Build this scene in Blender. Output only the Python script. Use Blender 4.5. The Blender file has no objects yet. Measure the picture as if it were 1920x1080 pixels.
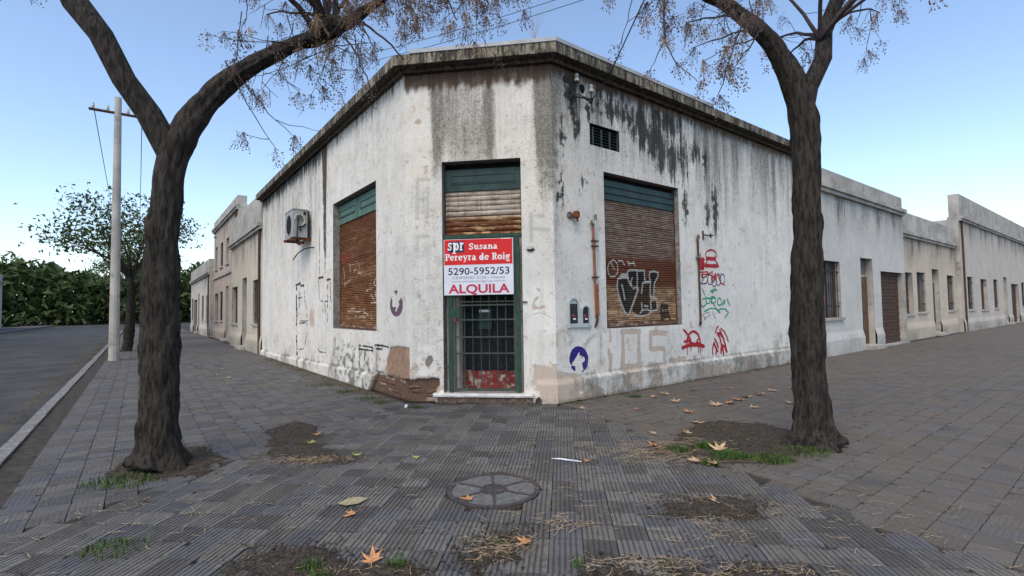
import bpy, bmesh, math, random
import numpy as np
from mathutils import Vector, Matrix
random.seed(7); rng = np.random.default_rng(7)
SC = bpy.context.scene
COL = SC.collection
RAD = math.radians

# ------------------------------------------------------------------ camera
CAM_H = 1.4
cd = bpy.data.cameras.new('camera'); cam = bpy.data.objects.new('camera', cd); COL.objects.link(cam)
cd.sensor_fit = 'HORIZONTAL'; cd.sensor_width = 36.0; cd.lens = 36.0 * 923.5 / 1920.0
cd.clip_start = 0.05; cd.clip_end = 2000
_p, _r = RAD(2.356), RAD(0.924)
_f = Vector((0, math.cos(_p), math.sin(_p))); _u0 = Vector((0, -math.sin(_p), math.cos(_p))); _r0 = Vector((1, 0, 0))
_up = _u0 * math.cos(_r) + _r0 * math.sin(_r); _rt = _r0 * math.cos(_r) - _u0 * math.sin(_r)
cam.matrix_world = Matrix(((_rt.x, _up.x, -_f.x, 0), (_rt.y, _up.y, -_f.y, 0), (_rt.z, _up.z, -_f.z, CAM_H), (0, 0, 0, 1)))
SC.camera = cam

# ------------------------------------------------------------------ sky, sun, exposure
SUN_EL, SUN_AZ = 52.0, 202.0      # azimuth clockwise from +Y (towards the building)
w = bpy.data.worlds.new('World'); SC.world = w; w.use_nodes = True
wn = w.node_tree.nodes; wl = w.node_tree.links
sky = wn.new('ShaderNodeTexSky'); sky.sky_type = 'NISHITA'; sky.sun_disc = False
sky.sun_elevation = RAD(SUN_EL); sky.sun_rotation = RAD(SUN_AZ)
sky.altitude = 20; sky.air_density = 1.0; sky.dust_density = 0.9; sky.ozone_density = 0.7
bg = wn['Background']; bg.inputs['Strength'].default_value = 0.15
wl.new(sky.outputs['Color'], bg.inputs['Color'])
ld = bpy.data.lights.new('sun', 'SUN'); sun = bpy.data.objects.new('sun', ld); COL.objects.link(sun)
ld.energy = 1.5; ld.angle = RAD(40); ld.color = (1.0, 0.87, 0.66)
_sd = Vector((math.sin(RAD(SUN_AZ)) * math.cos(RAD(SUN_EL)), math.cos(RAD(SUN_AZ)) * math.cos(RAD(SUN_EL)), math.sin(RAD(SUN_EL))))
sun.rotation_euler = (-_sd).to_track_quat('-Z', 'Y').to_euler(); sun.location = (0, -3, 12)
SC.view_settings.view_transform = 'Standard'; SC.view_settings.look = 'None'
SC.view_settings.exposure = 0.80; SC.view_settings.gamma = 1.0; SC.view_settings.use_curve_mapping = False

# ------------------------------------------------------------------ measured outlines, metres along the wall / above ground
RIB_R = [('red',0.05,[(3.263,0.64),(3.283,0.712),(3.311,0.793),(3.338,0.847),(3.404,0.891),(3.503,0.91),(3.599,0.882),(3.663,0.833),(3.701,0.765),(3.722,0.688),(3.734,0.612)]),('red',0.05,[(3.17,0.96),(3.246,0.911),(3.307,0.858),(3.344,0.81),(3.397,0.761),(3.42,0.723),(3.332,0.737),(3.174,0.727)]),('red',0.05,[(3.572,0.687),(3.624,0.731),(3.684,0.766)]),('red',0.075,[(3.106,0.613),(3.248,0.64),(3.408,0.654),(3.57,0.649),(3.735,0.63),(3.869,0.599)]),('red',0.075,[(3.329,0.673),(3.441,0.677),(3.554,0.66),(3.704,0.665)]),('red',0.022,[(3.287,0.638),(3.285,0.565),(3.278,0.473)]),('red',0.022,[(3.414,0.621),(3.402,0.539)]),('red',0.022,[(3.651,0.617),(3.66,0.475)]),('red',0.022,[(3.718,0.613),(3.717,0.462)]),('red',0.022,[(3.766,0.572),(3.779,0.505)]),('red',0.05,[(4.144,0.403),(4.14,0.539),(4.204,0.662),(4.285,0.52),(4.242,0.406)]),('red',0.05,[(4.209,0.749),(4.293,0.657),(4.358,0.535)]),('red',0.05,[(4.305,0.853),(4.408,0.759),(4.472,0.608),(4.442,0.412)]),('red',0.05,[(4.418,0.917),(4.553,0.722),(4.619,0.579),(4.675,0.426)]),('red',0.05,[(4.332,0.846),(4.449,0.817),(4.5,0.755)]),('red',0.05,[(4.472,0.608),(4.58,0.552),(4.666,0.426)]),('red',0.05,[(4.489,0.587),(4.55,0.374)]),('red',0.05,[(4.202,0.623),(4.302,0.5),(4.335,0.458)]),('red',0.03,[(4.456,0.94),(4.599,0.85),(4.686,0.746),(4.736,0.633)]),('red',0.03,[(4.395,0.982),(4.311,0.941),(4.25,0.835)]),('red',0.035,[(4.395,2.417),(4.375,2.378),(4.324,2.344),(4.251,2.321),(4.169,2.313),(4.092,2.321),(4.034,2.344),(4.003,2.377),(4.005,2.415),(4.04,2.452),(4.102,2.481),(4.18,2.498),(4.262,2.498),(4.333,2.483),(4.38,2.454),(4.395,2.417)]),('red',0.035,[(4.062,2.283),(3.951,2.162),(4.468,2.182),(4.336,2.312)]),('red',0.035,[(3.834,2.404),(3.8,2.32)]),('red',0.035,[(3.99,2.321),(4.046,2.265),(3.981,2.163)]),('red',0.08,[(4.019,2.322),(4.368,2.327)]),('red',0.08,[(3.967,2.176),(4.459,2.188)]),('red',0.12,[(3.873,2.332),(3.915,2.292),(3.853,2.224),(3.924,2.194),(3.818,2.132),(3.934,2.125)]),('red',0.12,[(3.8,2.32),(3.818,2.124)]),('red',0.03,[(3.784,2.041),(4.064,2.058),(3.999,1.965),(3.894,1.938),(3.84,2.01),(4.045,1.999),(4.23,2.072),(4.174,1.903),(4.351,2.042),(4.216,1.837),(4.412,2.027),(4.526,1.842),(4.682,1.802)]),('navy',0.022,[(4.22,1.904),(4.202,1.849),(4.161,1.811),(4.111,1.802),(4.066,1.825),(4.041,1.872),(4.045,1.928),(4.075,1.976),(4.122,2.001),(4.172,1.994),(4.209,1.958),(4.22,1.904)]),('navy',0.022,[(4.372,1.882),(4.353,1.822),(4.312,1.781),(4.26,1.771),(4.215,1.796),(4.19,1.847),(4.194,1.909),(4.224,1.961),(4.273,1.988),(4.324,1.981),(4.361,1.941),(4.372,1.882)]),('navy',0.022,[(4.53,1.911),(4.511,1.846),(4.468,1.801),(4.415,1.791),(4.369,1.818),(4.344,1.873),(4.348,1.94),(4.38,1.997),(4.429,2.026),(4.481,2.018),(4.519,1.975),(4.53,1.911)]),('navy',0.022,[(4.674,1.931),(4.655,1.875),(4.612,1.836),(4.558,1.827),(4.511,1.85),(4.486,1.898),(4.489,1.956),(4.521,2.005),(4.571,2.03),(4.624,2.024),(4.662,1.987),(4.674,1.931)]),('navy',0.022,[(3.811,1.993),(3.892,1.897),(3.8,1.813),(4.006,1.833),(4.073,1.967),(4.063,2.05)]),('green',0.028,[(3.839,1.732),(3.906,1.634),(3.973,1.519),(3.967,1.421),(3.876,1.364),(3.777,1.406),(3.774,1.601)]),('green',0.028,[(3.827,1.519),(4.108,1.544),(4.289,1.535)]),('green',0.028,[(4.105,1.486),(4.085,1.449),(4.04,1.429),(3.99,1.436),(3.96,1.467),(3.962,1.506),(3.996,1.536),(4.046,1.543),(4.089,1.523),(4.105,1.486)]),('green',0.028,[(4.101,1.677),(4.392,1.704)]),('green',0.028,[(4.241,1.753),(4.218,1.619)]),('green',0.028,[(4.144,1.635),(4.332,1.738)]),('green',0.028,[(4.318,1.502),(4.294,1.459),(4.238,1.436),(4.177,1.444),(4.14,1.48),(4.142,1.525),(4.184,1.56),(4.246,1.568),(4.299,1.545),(4.318,1.502)]),('green',0.028,[(4.518,1.467),(4.497,1.418),(4.449,1.393),(4.397,1.402),(4.365,1.442),(4.368,1.494),(4.405,1.534),(4.458,1.543),(4.503,1.517),(4.518,1.467)]),('green',0.028,[(4.631,1.501),(4.53,1.399),(4.627,1.433),(4.664,1.518)]),('green',0.028,[(3.886,1.274),(4.096,1.337),(4.308,1.334),(4.456,1.231),(4.399,1.316),(4.652,1.321),(4.776,1.242),(4.607,1.125)]),('green',0.028,[(4.746,1.535),(4.788,1.431),(4.851,1.396)]),('green',0.028,[(4.193,1.452),(4.279,1.368)]),('green',0.028,[(4.171,1.586),(4.131,1.419)]),('greyp',0.02,[(3.839,1.226),(3.908,1.159),(3.876,1.111),(3.997,1.174),(4.119,1.22)]),('greyp',0.02,[(4.183,1.286),(4.209,1.219),(4.295,1.125)]),('greyp',0.02,[(3.884,1.241),(4.091,1.254)])]
RIB_L = [('black',0.07,[(4.598,2.161),(4.221,2.161)]),('black',0.07,[(3.969,2.081),(3.693,2.087)]),('black',0.07,[(6.634,2.087),(6.143,2.126)]),('black',0.07,[(6.143,2.059),(5.816,2.049)]),('black',0.035,[(4.575,2.126),(4.544,1.877),(4.544,1.652)]),('black',0.035,[(3.727,2.036),(3.708,1.655),(3.627,1.6)]),('black',0.035,[(3.934,1.982),(3.928,1.853)]),('black',0.035,[(3.9,1.766),(3.908,1.467),(3.929,1.168)]),('black',0.035,[(4.544,1.652),(4.333,1.63),(4.113,1.61),(3.935,1.617)]),('black',0.035,[(4.259,1.602),(4.259,1.47),(4.237,1.361)]),('black',0.035,[(4.113,1.556),(4.042,1.339)]),('black',0.035,[(5.816,2.024),(5.742,1.704),(5.589,1.459),(5.5,1.148),(5.587,0.812),(5.809,0.488),(6.229,0.453)]),('black',0.035,[(6.281,1.164),(5.457,1.177)]),('black',0.035,[(6.281,1.108),(5.457,1.134)]),('black',0.035,[(6.238,1.917),(6.282,1.289)]),('black',0.035,[(6.431,1.746),(6.0,1.76)]),('black',0.035,[(4.636,0.553),(4.521,0.493),(4.044,0.5)]),('black',0.035,[(3.432,0.968),(3.401,0.642),(3.499,0.451)]),('black',0.11,[(6.533,2.056),(6.561,1.724),(6.498,1.34),(6.575,0.93)]),('black',0.11,[(6.554,0.803),(6.471,0.275)]),('black',0.045,[(2.007,0.759),(1.643,0.764),(1.325,0.757)]),('black',0.045,[(1.23,0.806),(0.934,0.812),(0.655,0.798)]),('black',0.045,[(2.008,0.692),(1.325,0.703)]),('black',0.045,[(1.184,0.745),(0.891,0.754)]),('black',0.022,[(1.981,0.674),(1.974,0.294)]),('black',0.022,[(1.669,0.674),(1.62,0.566)]),('black',0.022,[(1.746,0.594),(1.747,0.52)]),('black',0.022,[(1.184,0.72),(1.189,0.365)]),('black',0.022,[(2.368,0.672),(2.343,0.3)]),('black',0.022,[(1.325,0.766),(1.326,0.658)]),('black',0.02,[(2.007,0.787),(2.008,0.653)]),('black',0.02,[(1.23,0.824),(1.231,0.699)])]
PEEL_R = [(0.07,[(1.487,0.987),(1.464,0.373)]),(0.09,[(1.46,0.982),(1.924,0.969)]),(0.075,[(1.902,0.982),(1.882,0.336)]),(0.07,[(1.473,0.384),(1.674,0.378),(1.9,0.383)]),(0.085,[(2.65,0.913),(2.217,0.925),(2.205,0.651),(2.594,0.633),(2.581,0.352),(2.153,0.381)]),(0.04,[(1.18,1.011),(1.182,0.837)]),(0.05,[(1.143,0.7),(1.171,0.537),(1.166,0.375)]),(0.06,[(1.939,0.417),(1.748,0.384)]),(0.08,[(2.755,0.415),(3.199,0.408)]),(0.09,[(-0.012,0.396),(0.248,0.35),(0.427,0.3)])]
GHOST_R = [(0.06,[(0.014,0.847),(0.032,1.004),(0.12,1.054),(0.237,1.027),(0.324,0.926),(0.277,0.842)]),(0.05,[(0.827,0.969),(0.695,0.885),(0.597,0.791)]),(0.05,[(0.959,0.986),(0.943,0.509)])]
GHOST_F = [(0.045,[(0.2,3.414),(0.195,2.811)]),(0.05,[(0.194,3.408),(0.39,3.398)]),(0.045,[(0.204,3.106),(0.368,3.098)]),(0.045,[(0.363,3.258),(0.359,2.817)]),(0.04,[(0.215,2.909),(0.341,2.903)]),(0.035,[(0.199,2.518),(0.19,2.225)]),(0.035,[(0.199,2.53),(0.381,2.523)]),(0.05,[(1.952,2.81),(1.949,2.396)]),(0.05,[(1.952,2.769),(2.117,2.762)]),(0.06,[(1.979,2.581),(2.195,2.552)])]
PEEL_F = [(0.07,[(2.033,1.55),(1.959,1.47),(1.968,1.388),(2.132,1.406)]),(0.03,[(1.957,1.368),(1.958,0.817)]),(0.03,[(2.037,1.775),(2.024,1.653)])]
BLUE = [[(0.665,0.592),(0.659,0.552),(0.645,0.514),(0.624,0.48),(0.595,0.452),(0.562,0.43),(0.524,0.415),(0.484,0.409),(0.443,0.41),(0.403,0.42),(0.365,0.437),(0.332,0.461),(0.304,0.491),(0.282,0.526),(0.267,0.563),(0.26,0.603),(0.261,0.642),(0.271,0.68),(0.287,0.716),(0.311,0.747),(0.341,0.772),(0.376,0.791),(0.414,0.803),(0.455,0.806),(0.496,0.802),(0.535,0.789),(0.572,0.769),(0.605,0.742),(0.631,0.71),(0.65,0.673),(0.662,0.633),(0.665,0.592)],[(0.321,0.569),(0.407,0.649),(0.47,0.732),(0.476,0.666),(0.579,0.635),(0.582,0.573),(0.511,0.552),(0.533,0.497),(0.547,0.441),(0.453,0.395),(0.385,0.445),(0.38,0.51),(0.328,0.531)]]
PURPLE = [[(0.109,1.479),(0.114,1.443),(0.129,1.408),(0.152,1.376),(0.184,1.348),(0.222,1.326),(0.266,1.31),(0.314,1.3),(0.363,1.298),(0.412,1.304),(0.459,1.317),(0.502,1.336),(0.539,1.363),(0.568,1.394),(0.588,1.429),(0.598,1.467),(0.598,1.505),(0.586,1.543),(0.565,1.577),(0.536,1.608),(0.498,1.633),(0.454,1.652),(0.407,1.663),(0.357,1.667),(0.308,1.664),(0.261,1.653),(0.217,1.635),(0.18,1.611),(0.149,1.583),(0.127,1.55),(0.113,1.515),(0.109,1.479)],[(0.519,1.594),(0.457,1.676),(0.239,1.676),(0.183,1.585),(0.261,1.538),(0.242,1.481),(0.361,1.375),(0.401,1.367),(0.36,1.45),(0.509,1.451),(0.508,1.54)],[(0.457,1.676),(0.396,1.715),(0.317,1.717),(0.297,1.683),(0.357,1.631),(0.385,1.64),(0.357,1.681)]]
MOLD_R = [(2.076,4.468,0.165,0.25),(2.382,4.339,0.125,0.265),(2.655,4.194,0.159,0.315),(3.002,4.145,0.225,0.303),(3.349,4.187,0.136,0.388),(2.94,4.723,0.238,0.176),(1.287,4.62,0.094,0.113),(1.473,4.653,0.081,0.172),(0.433,4.464,0.053,0.156),(0.206,3.959,0.035,0.321),(0.516,4.159,0.054,0.145),(0.811,4.501,0.055,0.169),(1.752,4.611,0.064,0.148),(3.713,4.361,0.155,0.157),(4.412,3.364,0.093,0.426),(4.127,3.146,0.082,0.233),(0.162,3.156,0.035,0.299),(0.609,3.363,0.056,0.076),(3.369,3.249,0.071,0.298),(4.095,4.242,0.061,0.259),(0.351,4.779,0.051,0.196),(1.336,5.013,0.193,0.108)]
BARE_L = [(-0.047,0.838),(0.33,0.831),(0.593,0.796),(0.657,0.683),(0.764,0.591),(0.743,0.507),(0.8,0.435),(0.746,0.354),(0.62,0.341),(0.318,0.355),(0.203,0.318),(-0.128,0.353)]
SH_BLACK = [[(1.515,1.865),(1.772,1.883),(1.814,1.801),(1.894,1.743),(2.023,1.708),(1.766,1.257),(1.695,1.282),(1.564,1.552),(1.501,1.726)],[(1.777,2.008),(2.225,2.023),(2.226,1.821),(2.158,1.795),(2.131,1.6),(2.042,1.721),(1.913,1.755),(1.808,1.872)],[(2.42,2.01),(2.62,2.01),(2.596,1.928),(2.49,1.801),(2.46,1.565),(2.383,1.614),(2.393,1.836),(2.237,1.833),(2.348,1.946)],[(2.407,1.49),(2.566,1.49),(2.558,1.315),(2.41,1.33)]]
SH_DARK = [[(2.158,1.795),(2.392,1.824),(2.38,1.552),(2.389,1.306),(2.269,1.235),(2.04,1.24),(1.877,1.314),(1.879,1.362),(2.018,1.6)]]
SH_WHITE = [[(1.515,1.865),(1.647,1.886),(1.772,1.883),(1.814,1.801),(1.858,1.754)],[(1.515,1.865),(1.497,1.726),(1.531,1.598),(1.595,1.447),(1.678,1.306),(1.765,1.246),(1.833,1.351),(1.921,1.492),(2.021,1.672),(2.042,1.721),(1.911,1.713)],[(1.781,1.883),(1.768,1.99),(1.814,2.021),(2.026,2.028),(2.028,1.853),(2.015,1.744)],[(2.054,2.023),(2.226,2.026),(2.229,1.833),(2.393,1.836),(2.357,1.922),(2.38,2.003),(2.5,2.023),(2.62,2.004),(2.606,1.928),(2.5,1.801),(2.46,1.565)],[(2.391,1.811),(2.37,1.552)],[(2.168,1.795),(2.132,1.625)],[(2.392,1.824),(2.178,1.808)],[(1.616,1.774),(1.656,1.646),(1.686,1.517)],[(1.876,1.742),(1.851,1.814),(1.891,1.886)],[(2.38,1.552),(2.558,1.527),(2.569,1.328),(2.389,1.306)],[(1.911,1.242),(2.115,1.226),(2.308,1.246),(2.389,1.318),(2.377,1.491)],[(2.125,1.455),(2.139,1.334),(2.08,1.275)],[(2.158,1.334),(2.273,1.344),(2.35,1.319)],[(2.199,1.406),(2.295,1.393)],[(1.414,2.175),(1.31,2.124),(1.273,2.031),(1.295,1.94),(1.352,1.89),(1.456,1.91),(1.519,1.97),(1.522,2.052),(1.516,2.121),(1.431,2.176)],[(1.544,2.169),(1.641,2.18),(1.691,2.105)],[(1.784,2.18),(1.826,2.099)],[(1.93,2.181),(1.973,2.092)],[(1.791,2.133),(1.957,2.146)],[(1.569,1.913),(1.756,1.918)],[(1.614,1.95),(1.739,1.951)],[(1.344,2.137),(1.443,2.026)]]
SH_TAG = [[(2.662,1.377),(2.695,1.411),(2.778,1.419),(2.871,1.4),(2.869,1.368),(2.754,1.365),(2.673,1.374)],[(2.681,1.326),(2.684,1.175),(2.743,1.124)],[(2.773,1.325),(2.776,1.173)],[(2.857,1.336),(2.913,1.195),(2.992,1.065)],[(2.647,1.264),(2.875,1.272)],[(2.706,1.213),(2.892,1.196)],[(2.742,1.099),(2.949,1.06)]]
SL_RED = [(3.522,2.608),(2.913,2.557),(2.938,2.409),(3.549,2.444)]
SL_WHITE = [[(3.34,2.315),(3.289,2.192)],[(3.061,2.353),(2.701,2.324)],[(2.939,2.335),(2.916,2.167)],[(2.584,2.371),(2.609,2.227),(2.749,2.172)],[(2.471,2.345),(2.383,2.211),(2.564,2.079)],[(2.428,2.134),(2.318,2.119)],[(3.264,2.156),(3.291,1.919),(3.138,1.98),(2.845,2.047)],[(1.795,1.971),(1.877,1.855)],[(1.598,1.975),(1.677,1.89),(1.524,1.809)],[(2.043,1.77),(1.797,1.821)],[(1.839,1.702),(1.681,1.608)],[(1.601,1.753),(1.583,1.62)],[(2.849,1.439),(2.661,1.454)],[(3.142,1.392),(2.802,1.406),(2.48,1.373),(2.088,1.433)],[(2.174,1.372),(1.965,1.325)],[(1.803,1.325),(1.764,1.251)],[(1.8,1.535),(1.565,1.546)],[(2.617,1.293),(2.09,1.279)]]
SL_TAN = [(2.339,2.207),(1.481,2.203),(1.483,2.042),(2.384,2.06)]
SOIL = [[(-1.59,2.84),(-1.46,2.93),(-1.28,2.93),(-1.16,2.97),(-0.96,2.86),(-0.8,2.83),(-0.64,2.75),(-0.51,2.68),(-0.42,2.33),(-1.32,2.36)],[(-0.29,2.76),(-0.28,2.93),(-0.2,3.05),(-0.09,3.09),(0.03,3.18),(0.0,2.97),(-0.08,2.82),(-0.2,2.72)],[(0.38,2.71),(0.53,2.75),(0.8,2.7),(1.11,2.65),(1.35,2.65),(1.48,2.54),(1.28,2.29),(0.32,2.31)],[(1.96,5.61),(2.29,5.92),(2.58,5.98),(2.95,5.8),(3.2,5.34),(2.92,4.83),(2.25,4.44),(1.89,4.43),(1.67,4.53),(1.49,4.74),(1.34,4.83)],[(1.02,3.52),(1.28,3.6),(1.54,3.61),(1.72,3.56),(1.56,3.32),(1.33,3.34),(1.05,3.37)],[(-2.92,5.93),(-2.77,6.3),(-2.44,6.05),(-2.1,5.36),(-1.75,4.91),(-1.55,4.63),(-1.79,4.58),(-2.08,4.73),(-2.41,4.95)],[(-3.81,4.85),(-3.74,5.25),(-3.24,5.22),(-2.83,4.77),(-2.73,4.37),(-3.14,4.22),(-3.57,4.45)]]
W_L=(-1.6334,7.5615)
W_R=(0.6335,7.2511)
TH=0.13612

# ------------------------------------------------------------------ frames of the three walls
E_ = np.array([math.cos(TH), -math.sin(TH)]); N_ = np.array([math.sin(TH), math.cos(TH)])
WL, WR = np.array(W_L), np.array(W_R)
FW = float(np.hypot(*(WR - WL)))
S2 = math.sqrt(2)
FR = {'f': (WL, E_, -N_), 'r': (WR, (E_ + N_) / S2, (E_ - N_) / S2), 'l': (WL, (-E_ + N_) / S2, (-E_ - N_) / S2)}
def P(w, u, d, z):
    o, t, n = FR[w]; q = o + u * t + d * n
    return (float(q[0]), float(q[1]), float(z))

# ------------------------------------------------------------------ numpy noise / shapes
def _h(ix, iy, s):
    h = (ix.astype(np.int64) * 374761393 + iy.astype(np.int64) * 668265263 + s * 974711) & 0x7fffffff
    h = ((h ^ (h >> 13)) * 1274126177) & 0x7fffffff
    return ((h ^ (h >> 16)) & 0xffff) / 65535.0
def vn(x, y, s=0):
    x = np.asarray(x, float); y = np.asarray(y, float)
    ix, iy = np.floor(x), np.floor(y); fx, fy = x - ix, y - iy
    fx = fx * fx * (3 - 2 * fx); fy = fy * fy * (3 - 2 * fy)
    a = _h(ix, iy, s); b = _h(ix + 1, iy, s); c = _h(ix, iy + 1, s); d = _h(ix + 1, iy + 1, s)
    return (a * (1 - fx) + b * fx) * (1 - fy) + (c * (1 - fx) + d * fx) * fy
def fbm(x, y, s=0, o=4):
    t, a, k = 0, .5, 1.0
    for i in range(o):
        t = t + a * vn(np.asarray(x) * k, np.asarray(y) * k, s + i * 17); a *= .5; k *= 2.03
    return t / (1 - .5 ** o)
def ss(a, b, x):
    t = np.clip((np.asarray(x, float) - a) / (b - a), 0, 1); return t * t * (3 - 2 * t)
def dline(u, z, pts):
    d = np.full(u.shape, 1e9)
    for (x0, y0), (x1, y1) in zip(pts[:-1], pts[1:]):
        dx, dy = x1 - x0, y1 - y0; L2 = dx * dx + dy * dy + 1e-12
        t = np.clip(((u - x0) * dx + (z - y0) * dy) / L2, 0, 1)
        d = np.minimum(d, np.hypot(u - x0 - t * dx, z - y0 - t * dy))
    return d
def sdpoly(u, z, pts):
    ins = np.zeros(u.shape, bool); n = len(pts)
    for i in range(n):
        x0, y0 = pts[i]; x1, y1 = pts[(i + 1) % n]
        if y0 == y1: continue
        c = ((y0 > z) != (y1 > z)) & (u < (x1 - x0) * (z - y0) / (y1 - y0) + x0)
        ins ^= c
    d = dline(u, z, list(pts) + [pts[0]])
    return np.where(ins, d, -d)

# ------------------------------------------------------------------ object helpers
ROOT = {}
def setp(o, label=None, cat=None, group=None, kind=None):
    if label: o['label'] = label
    if cat: o['category'] = cat
    if group: o['group'] = group
    if kind: o['kind'] = kind
    return o
def thing(name, loc, label=None, cat=None, group=None, kind=None):
    o = bpy.data.objects.new(name, None); COL.objects.link(o); o.location = loc; o.empty_display_size = .1
    ROOT[o] = Vector(loc); return setp(o, label, cat, group, kind)
def mk(name, V, F, mat, parent=None, base=None, smooth=False, **kw):
    """one mesh object; V in world coordinates"""
    V = np.asarray(V, float).reshape(-1, 3)
    if parent is not None: b = ROOT[parent]
    elif base is not None: b = Vector(base)
    else: b = Vector((float((V[:, 0].min() + V[:, 0].max()) / 2), float((V[:, 1].min() + V[:, 1].max()) / 2), float(V[:, 2].min())))
    m = bpy.data.meshes.new(name); m.from_pydata((V - np.array(b)).tolist(), [], F)
    for mm in (mat if isinstance(mat, (list, tuple)) else [mat]): m.materials.append(mm)
    if smooth: m.shade_smooth()
    o = bpy.data.objects.new(name, m); COL.objects.link(o)
    if parent is not None: o.parent = parent
    else: o.location = b
    ROOT[o] = b
    return setp(o, **kw)
def inst(name, mesh, parent, loc, rot=(0, 0, 0), scale=1.0, **kw):
    o = bpy.data.objects.new(name, mesh); COL.objects.link(o)
    if parent is not None: o.parent = parent; o.location = Vector(loc) - ROOT[parent]
    else: o.location = loc
    o.rotation_euler = rot
    o.scale = (scale,) * 3 if not isinstance(scale, (tuple, list)) else scale
    return setp(o, **kw)
def fattr(o, name, arr):
    a = o.data.attributes.new(name, 'FLOAT_COLOR', 'POINT'); a.data.foreach_set('color', np.ascontiguousarray(arr, np.float32).ravel())
class MB:
    def __init__(s): s.v = []; s.f = []
    def add(s, V, F):
        k = len(s.v); s.v += [tuple(v) for v in V]; s.f += [tuple(i + k for i in f) for f in F]; return s
    def hexa(s, c): # 8 corners: bottom 4 ccw, top 4
        return s.add(c, [(3, 2, 1, 0), (4, 5, 6, 7), (0, 1, 5, 4), (1, 2, 6, 5), (2, 3, 7, 6), (3, 0, 4, 7)])
    def wbox(s, w, u0, u1, d0, d1, z0, z1):
        return s.hexa([P(w, u0, d1, z0), P(w, u1, d1, z0), P(w, u1, d0, z0), P(w, u0, d0, z0), P(w, u0, d1, z1), P(w, u1, d1, z1), P(w, u1, d0, z1), P(w, u0, d0, z1)])
    def box(s, x0, x1, y0, y1, z0, z1):
        return s.hexa([(x0, y0, z0), (x1, y0, z0), (x1, y1, z0), (x0, y1, z0), (x0, y0, z1), (x1, y0, z1), (x1, y1, z1), (x0, y1, z1)])
    def tube(s, pts, r, n=6, cap=True):
        pts = [Vector(p) for p in pts]; N = len(pts)
        rr = r if isinstance(r, (list, tuple)) else [r] * N
        V = []; F = []; a = None
        for i, p in enumerate(pts):
            t = (pts[min(i + 1, N - 1)] - pts[max(i - 1, 0)]).normalized()
            if a is None:
                a = t.cross(Vector((.31, .17, .93)))
                if a.length < .1: a = t.cross(Vector((1, 0, 0)))
            else: a = a - t * a.dot(t)
            a.normalize(); b = t.cross(a)
            for k in range(n):
                an = 2 * math.pi * k / n; V.append(p + (a * math.cos(an) + b * math.sin(an)) * rr[i])
        for i in range(N - 1):
            for k in range(n): F.append((i * n + k, i * n + (k + 1) % n, (i + 1) * n + (k + 1) % n, (i + 1) * n + k))
        if cap: F += [tuple(range(n - 1, -1, -1)), tuple((N - 1) * n + k for k in range(n))]
        return s.add(V, F)
    def build(s, name, mat, parent=None, **kw): return mk(name, s.v, s.f, mat, parent, **kw)

# ------------------------------------------------------------------ materials
class NT:
    def __init__(s, name):
        s.m = bpy.data.materials.new(name); s.m.use_nodes = True; s.n = s.m.node_tree.nodes; s.l = s.m.node_tree.links
        s.b = s.n['Principled BSDF']; s.b.inputs['Roughness'].default_value = .85
        s.b.inputs['Specular IOR Level'].default_value = .25
    def node(s, t, **kw):
        n = s.n.new(t)
        for k, v in kw.items(): setattr(n, k, v)
        return n
    def put(s, sock, v):
        if isinstance(v, bpy.types.NodeSocket): s.l.new(v, sock)
        elif isinstance(v, (tuple, list)): sock.default_value = tuple(v) + ((1,) if len(v) == 3 and len(sock.default_value) == 4 else ())
        else: sock.default_value = v
    def math(s, op, a, b=0., c=0.):
        n = s.node('ShaderNodeMath', operation=op); s.put(n.inputs[0], a); s.put(n.inputs[1], b); s.put(n.inputs[2], c); return n.outputs[0]
    def mix(s, f, a, b, mode='MIX'):
        n = s.node('ShaderNodeMix', data_type='RGBA', blend_type=mode); s.put(n.inputs[0], f); s.put(n.inputs[6], a); s.put(n.inputs[7], b); return n.outputs[2]
    def pos(s, scale=(1, 1, 1)):
        g = s.node('ShaderNodeNewGeometry'); mp = s.node('ShaderNodeMapping'); s.l.new(g.outputs['Position'], mp.inputs[0]); mp.inputs['Scale'].default_value = scale; return mp.outputs[0]
    def noise(s, scale, det=4, rough=.55, vec=None, dist=0.):
        n = s.node('ShaderNodeTexNoise'); n.inputs['Scale'].default_value = scale; n.inputs['Detail'].default_value = det; n.inputs['Roughness'].default_value = rough; n.inputs['Distortion'].default_value = dist
        s.l.new(vec or s.pos(), n.inputs['Vector']); return n.outputs['Fac']
    def step(s, v, a, b):
        n = s.node('ShaderNodeMapRange', interpolation_type='SMOOTHSTEP'); s.put(n.inputs[0], v); n.inputs[1].default_value = a; n.inputs[2].default_value = b; return n.outputs[0]
    def bump(s, h, dist=.004, strength=1.):
        n = s.node('ShaderNodeBump'); n.inputs['Distance'].default_value = dist; n.inputs['Strength'].default_value = strength; s.put(n.inputs['Height'], h); s.l.new(n.outputs[0], s.b.inputs['Normal'])
    def col(s, c): s.put(s.b.inputs['Base Color'], c)
    def rough(s, v): s.put(s.b.inputs['Roughness'], v)
def simple(name, c, rough=.8, var=.25, scale=8, c2=None, metal=0., bump=0., c2amt=.5, det=4):
    t = NT(name); n = t.noise(scale, det)
    a = t.mix(t.step(n, .25, .75), tuple(x * (1 - var) for x in c), tuple(min(1, x * (1 + var)) for x in c))
    if c2: a = t.mix(t.step(t.noise(scale * 2.7, 6, .65), 1 - c2amt - .08, 1 - c2amt + .08), a, c2)
    t.col(a); t.rough(rough); t.b.inputs['Metallic'].default_value = metal
    if bump: t.bump(t.noise(scale * 5, 5), bump)
    return t.m

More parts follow.
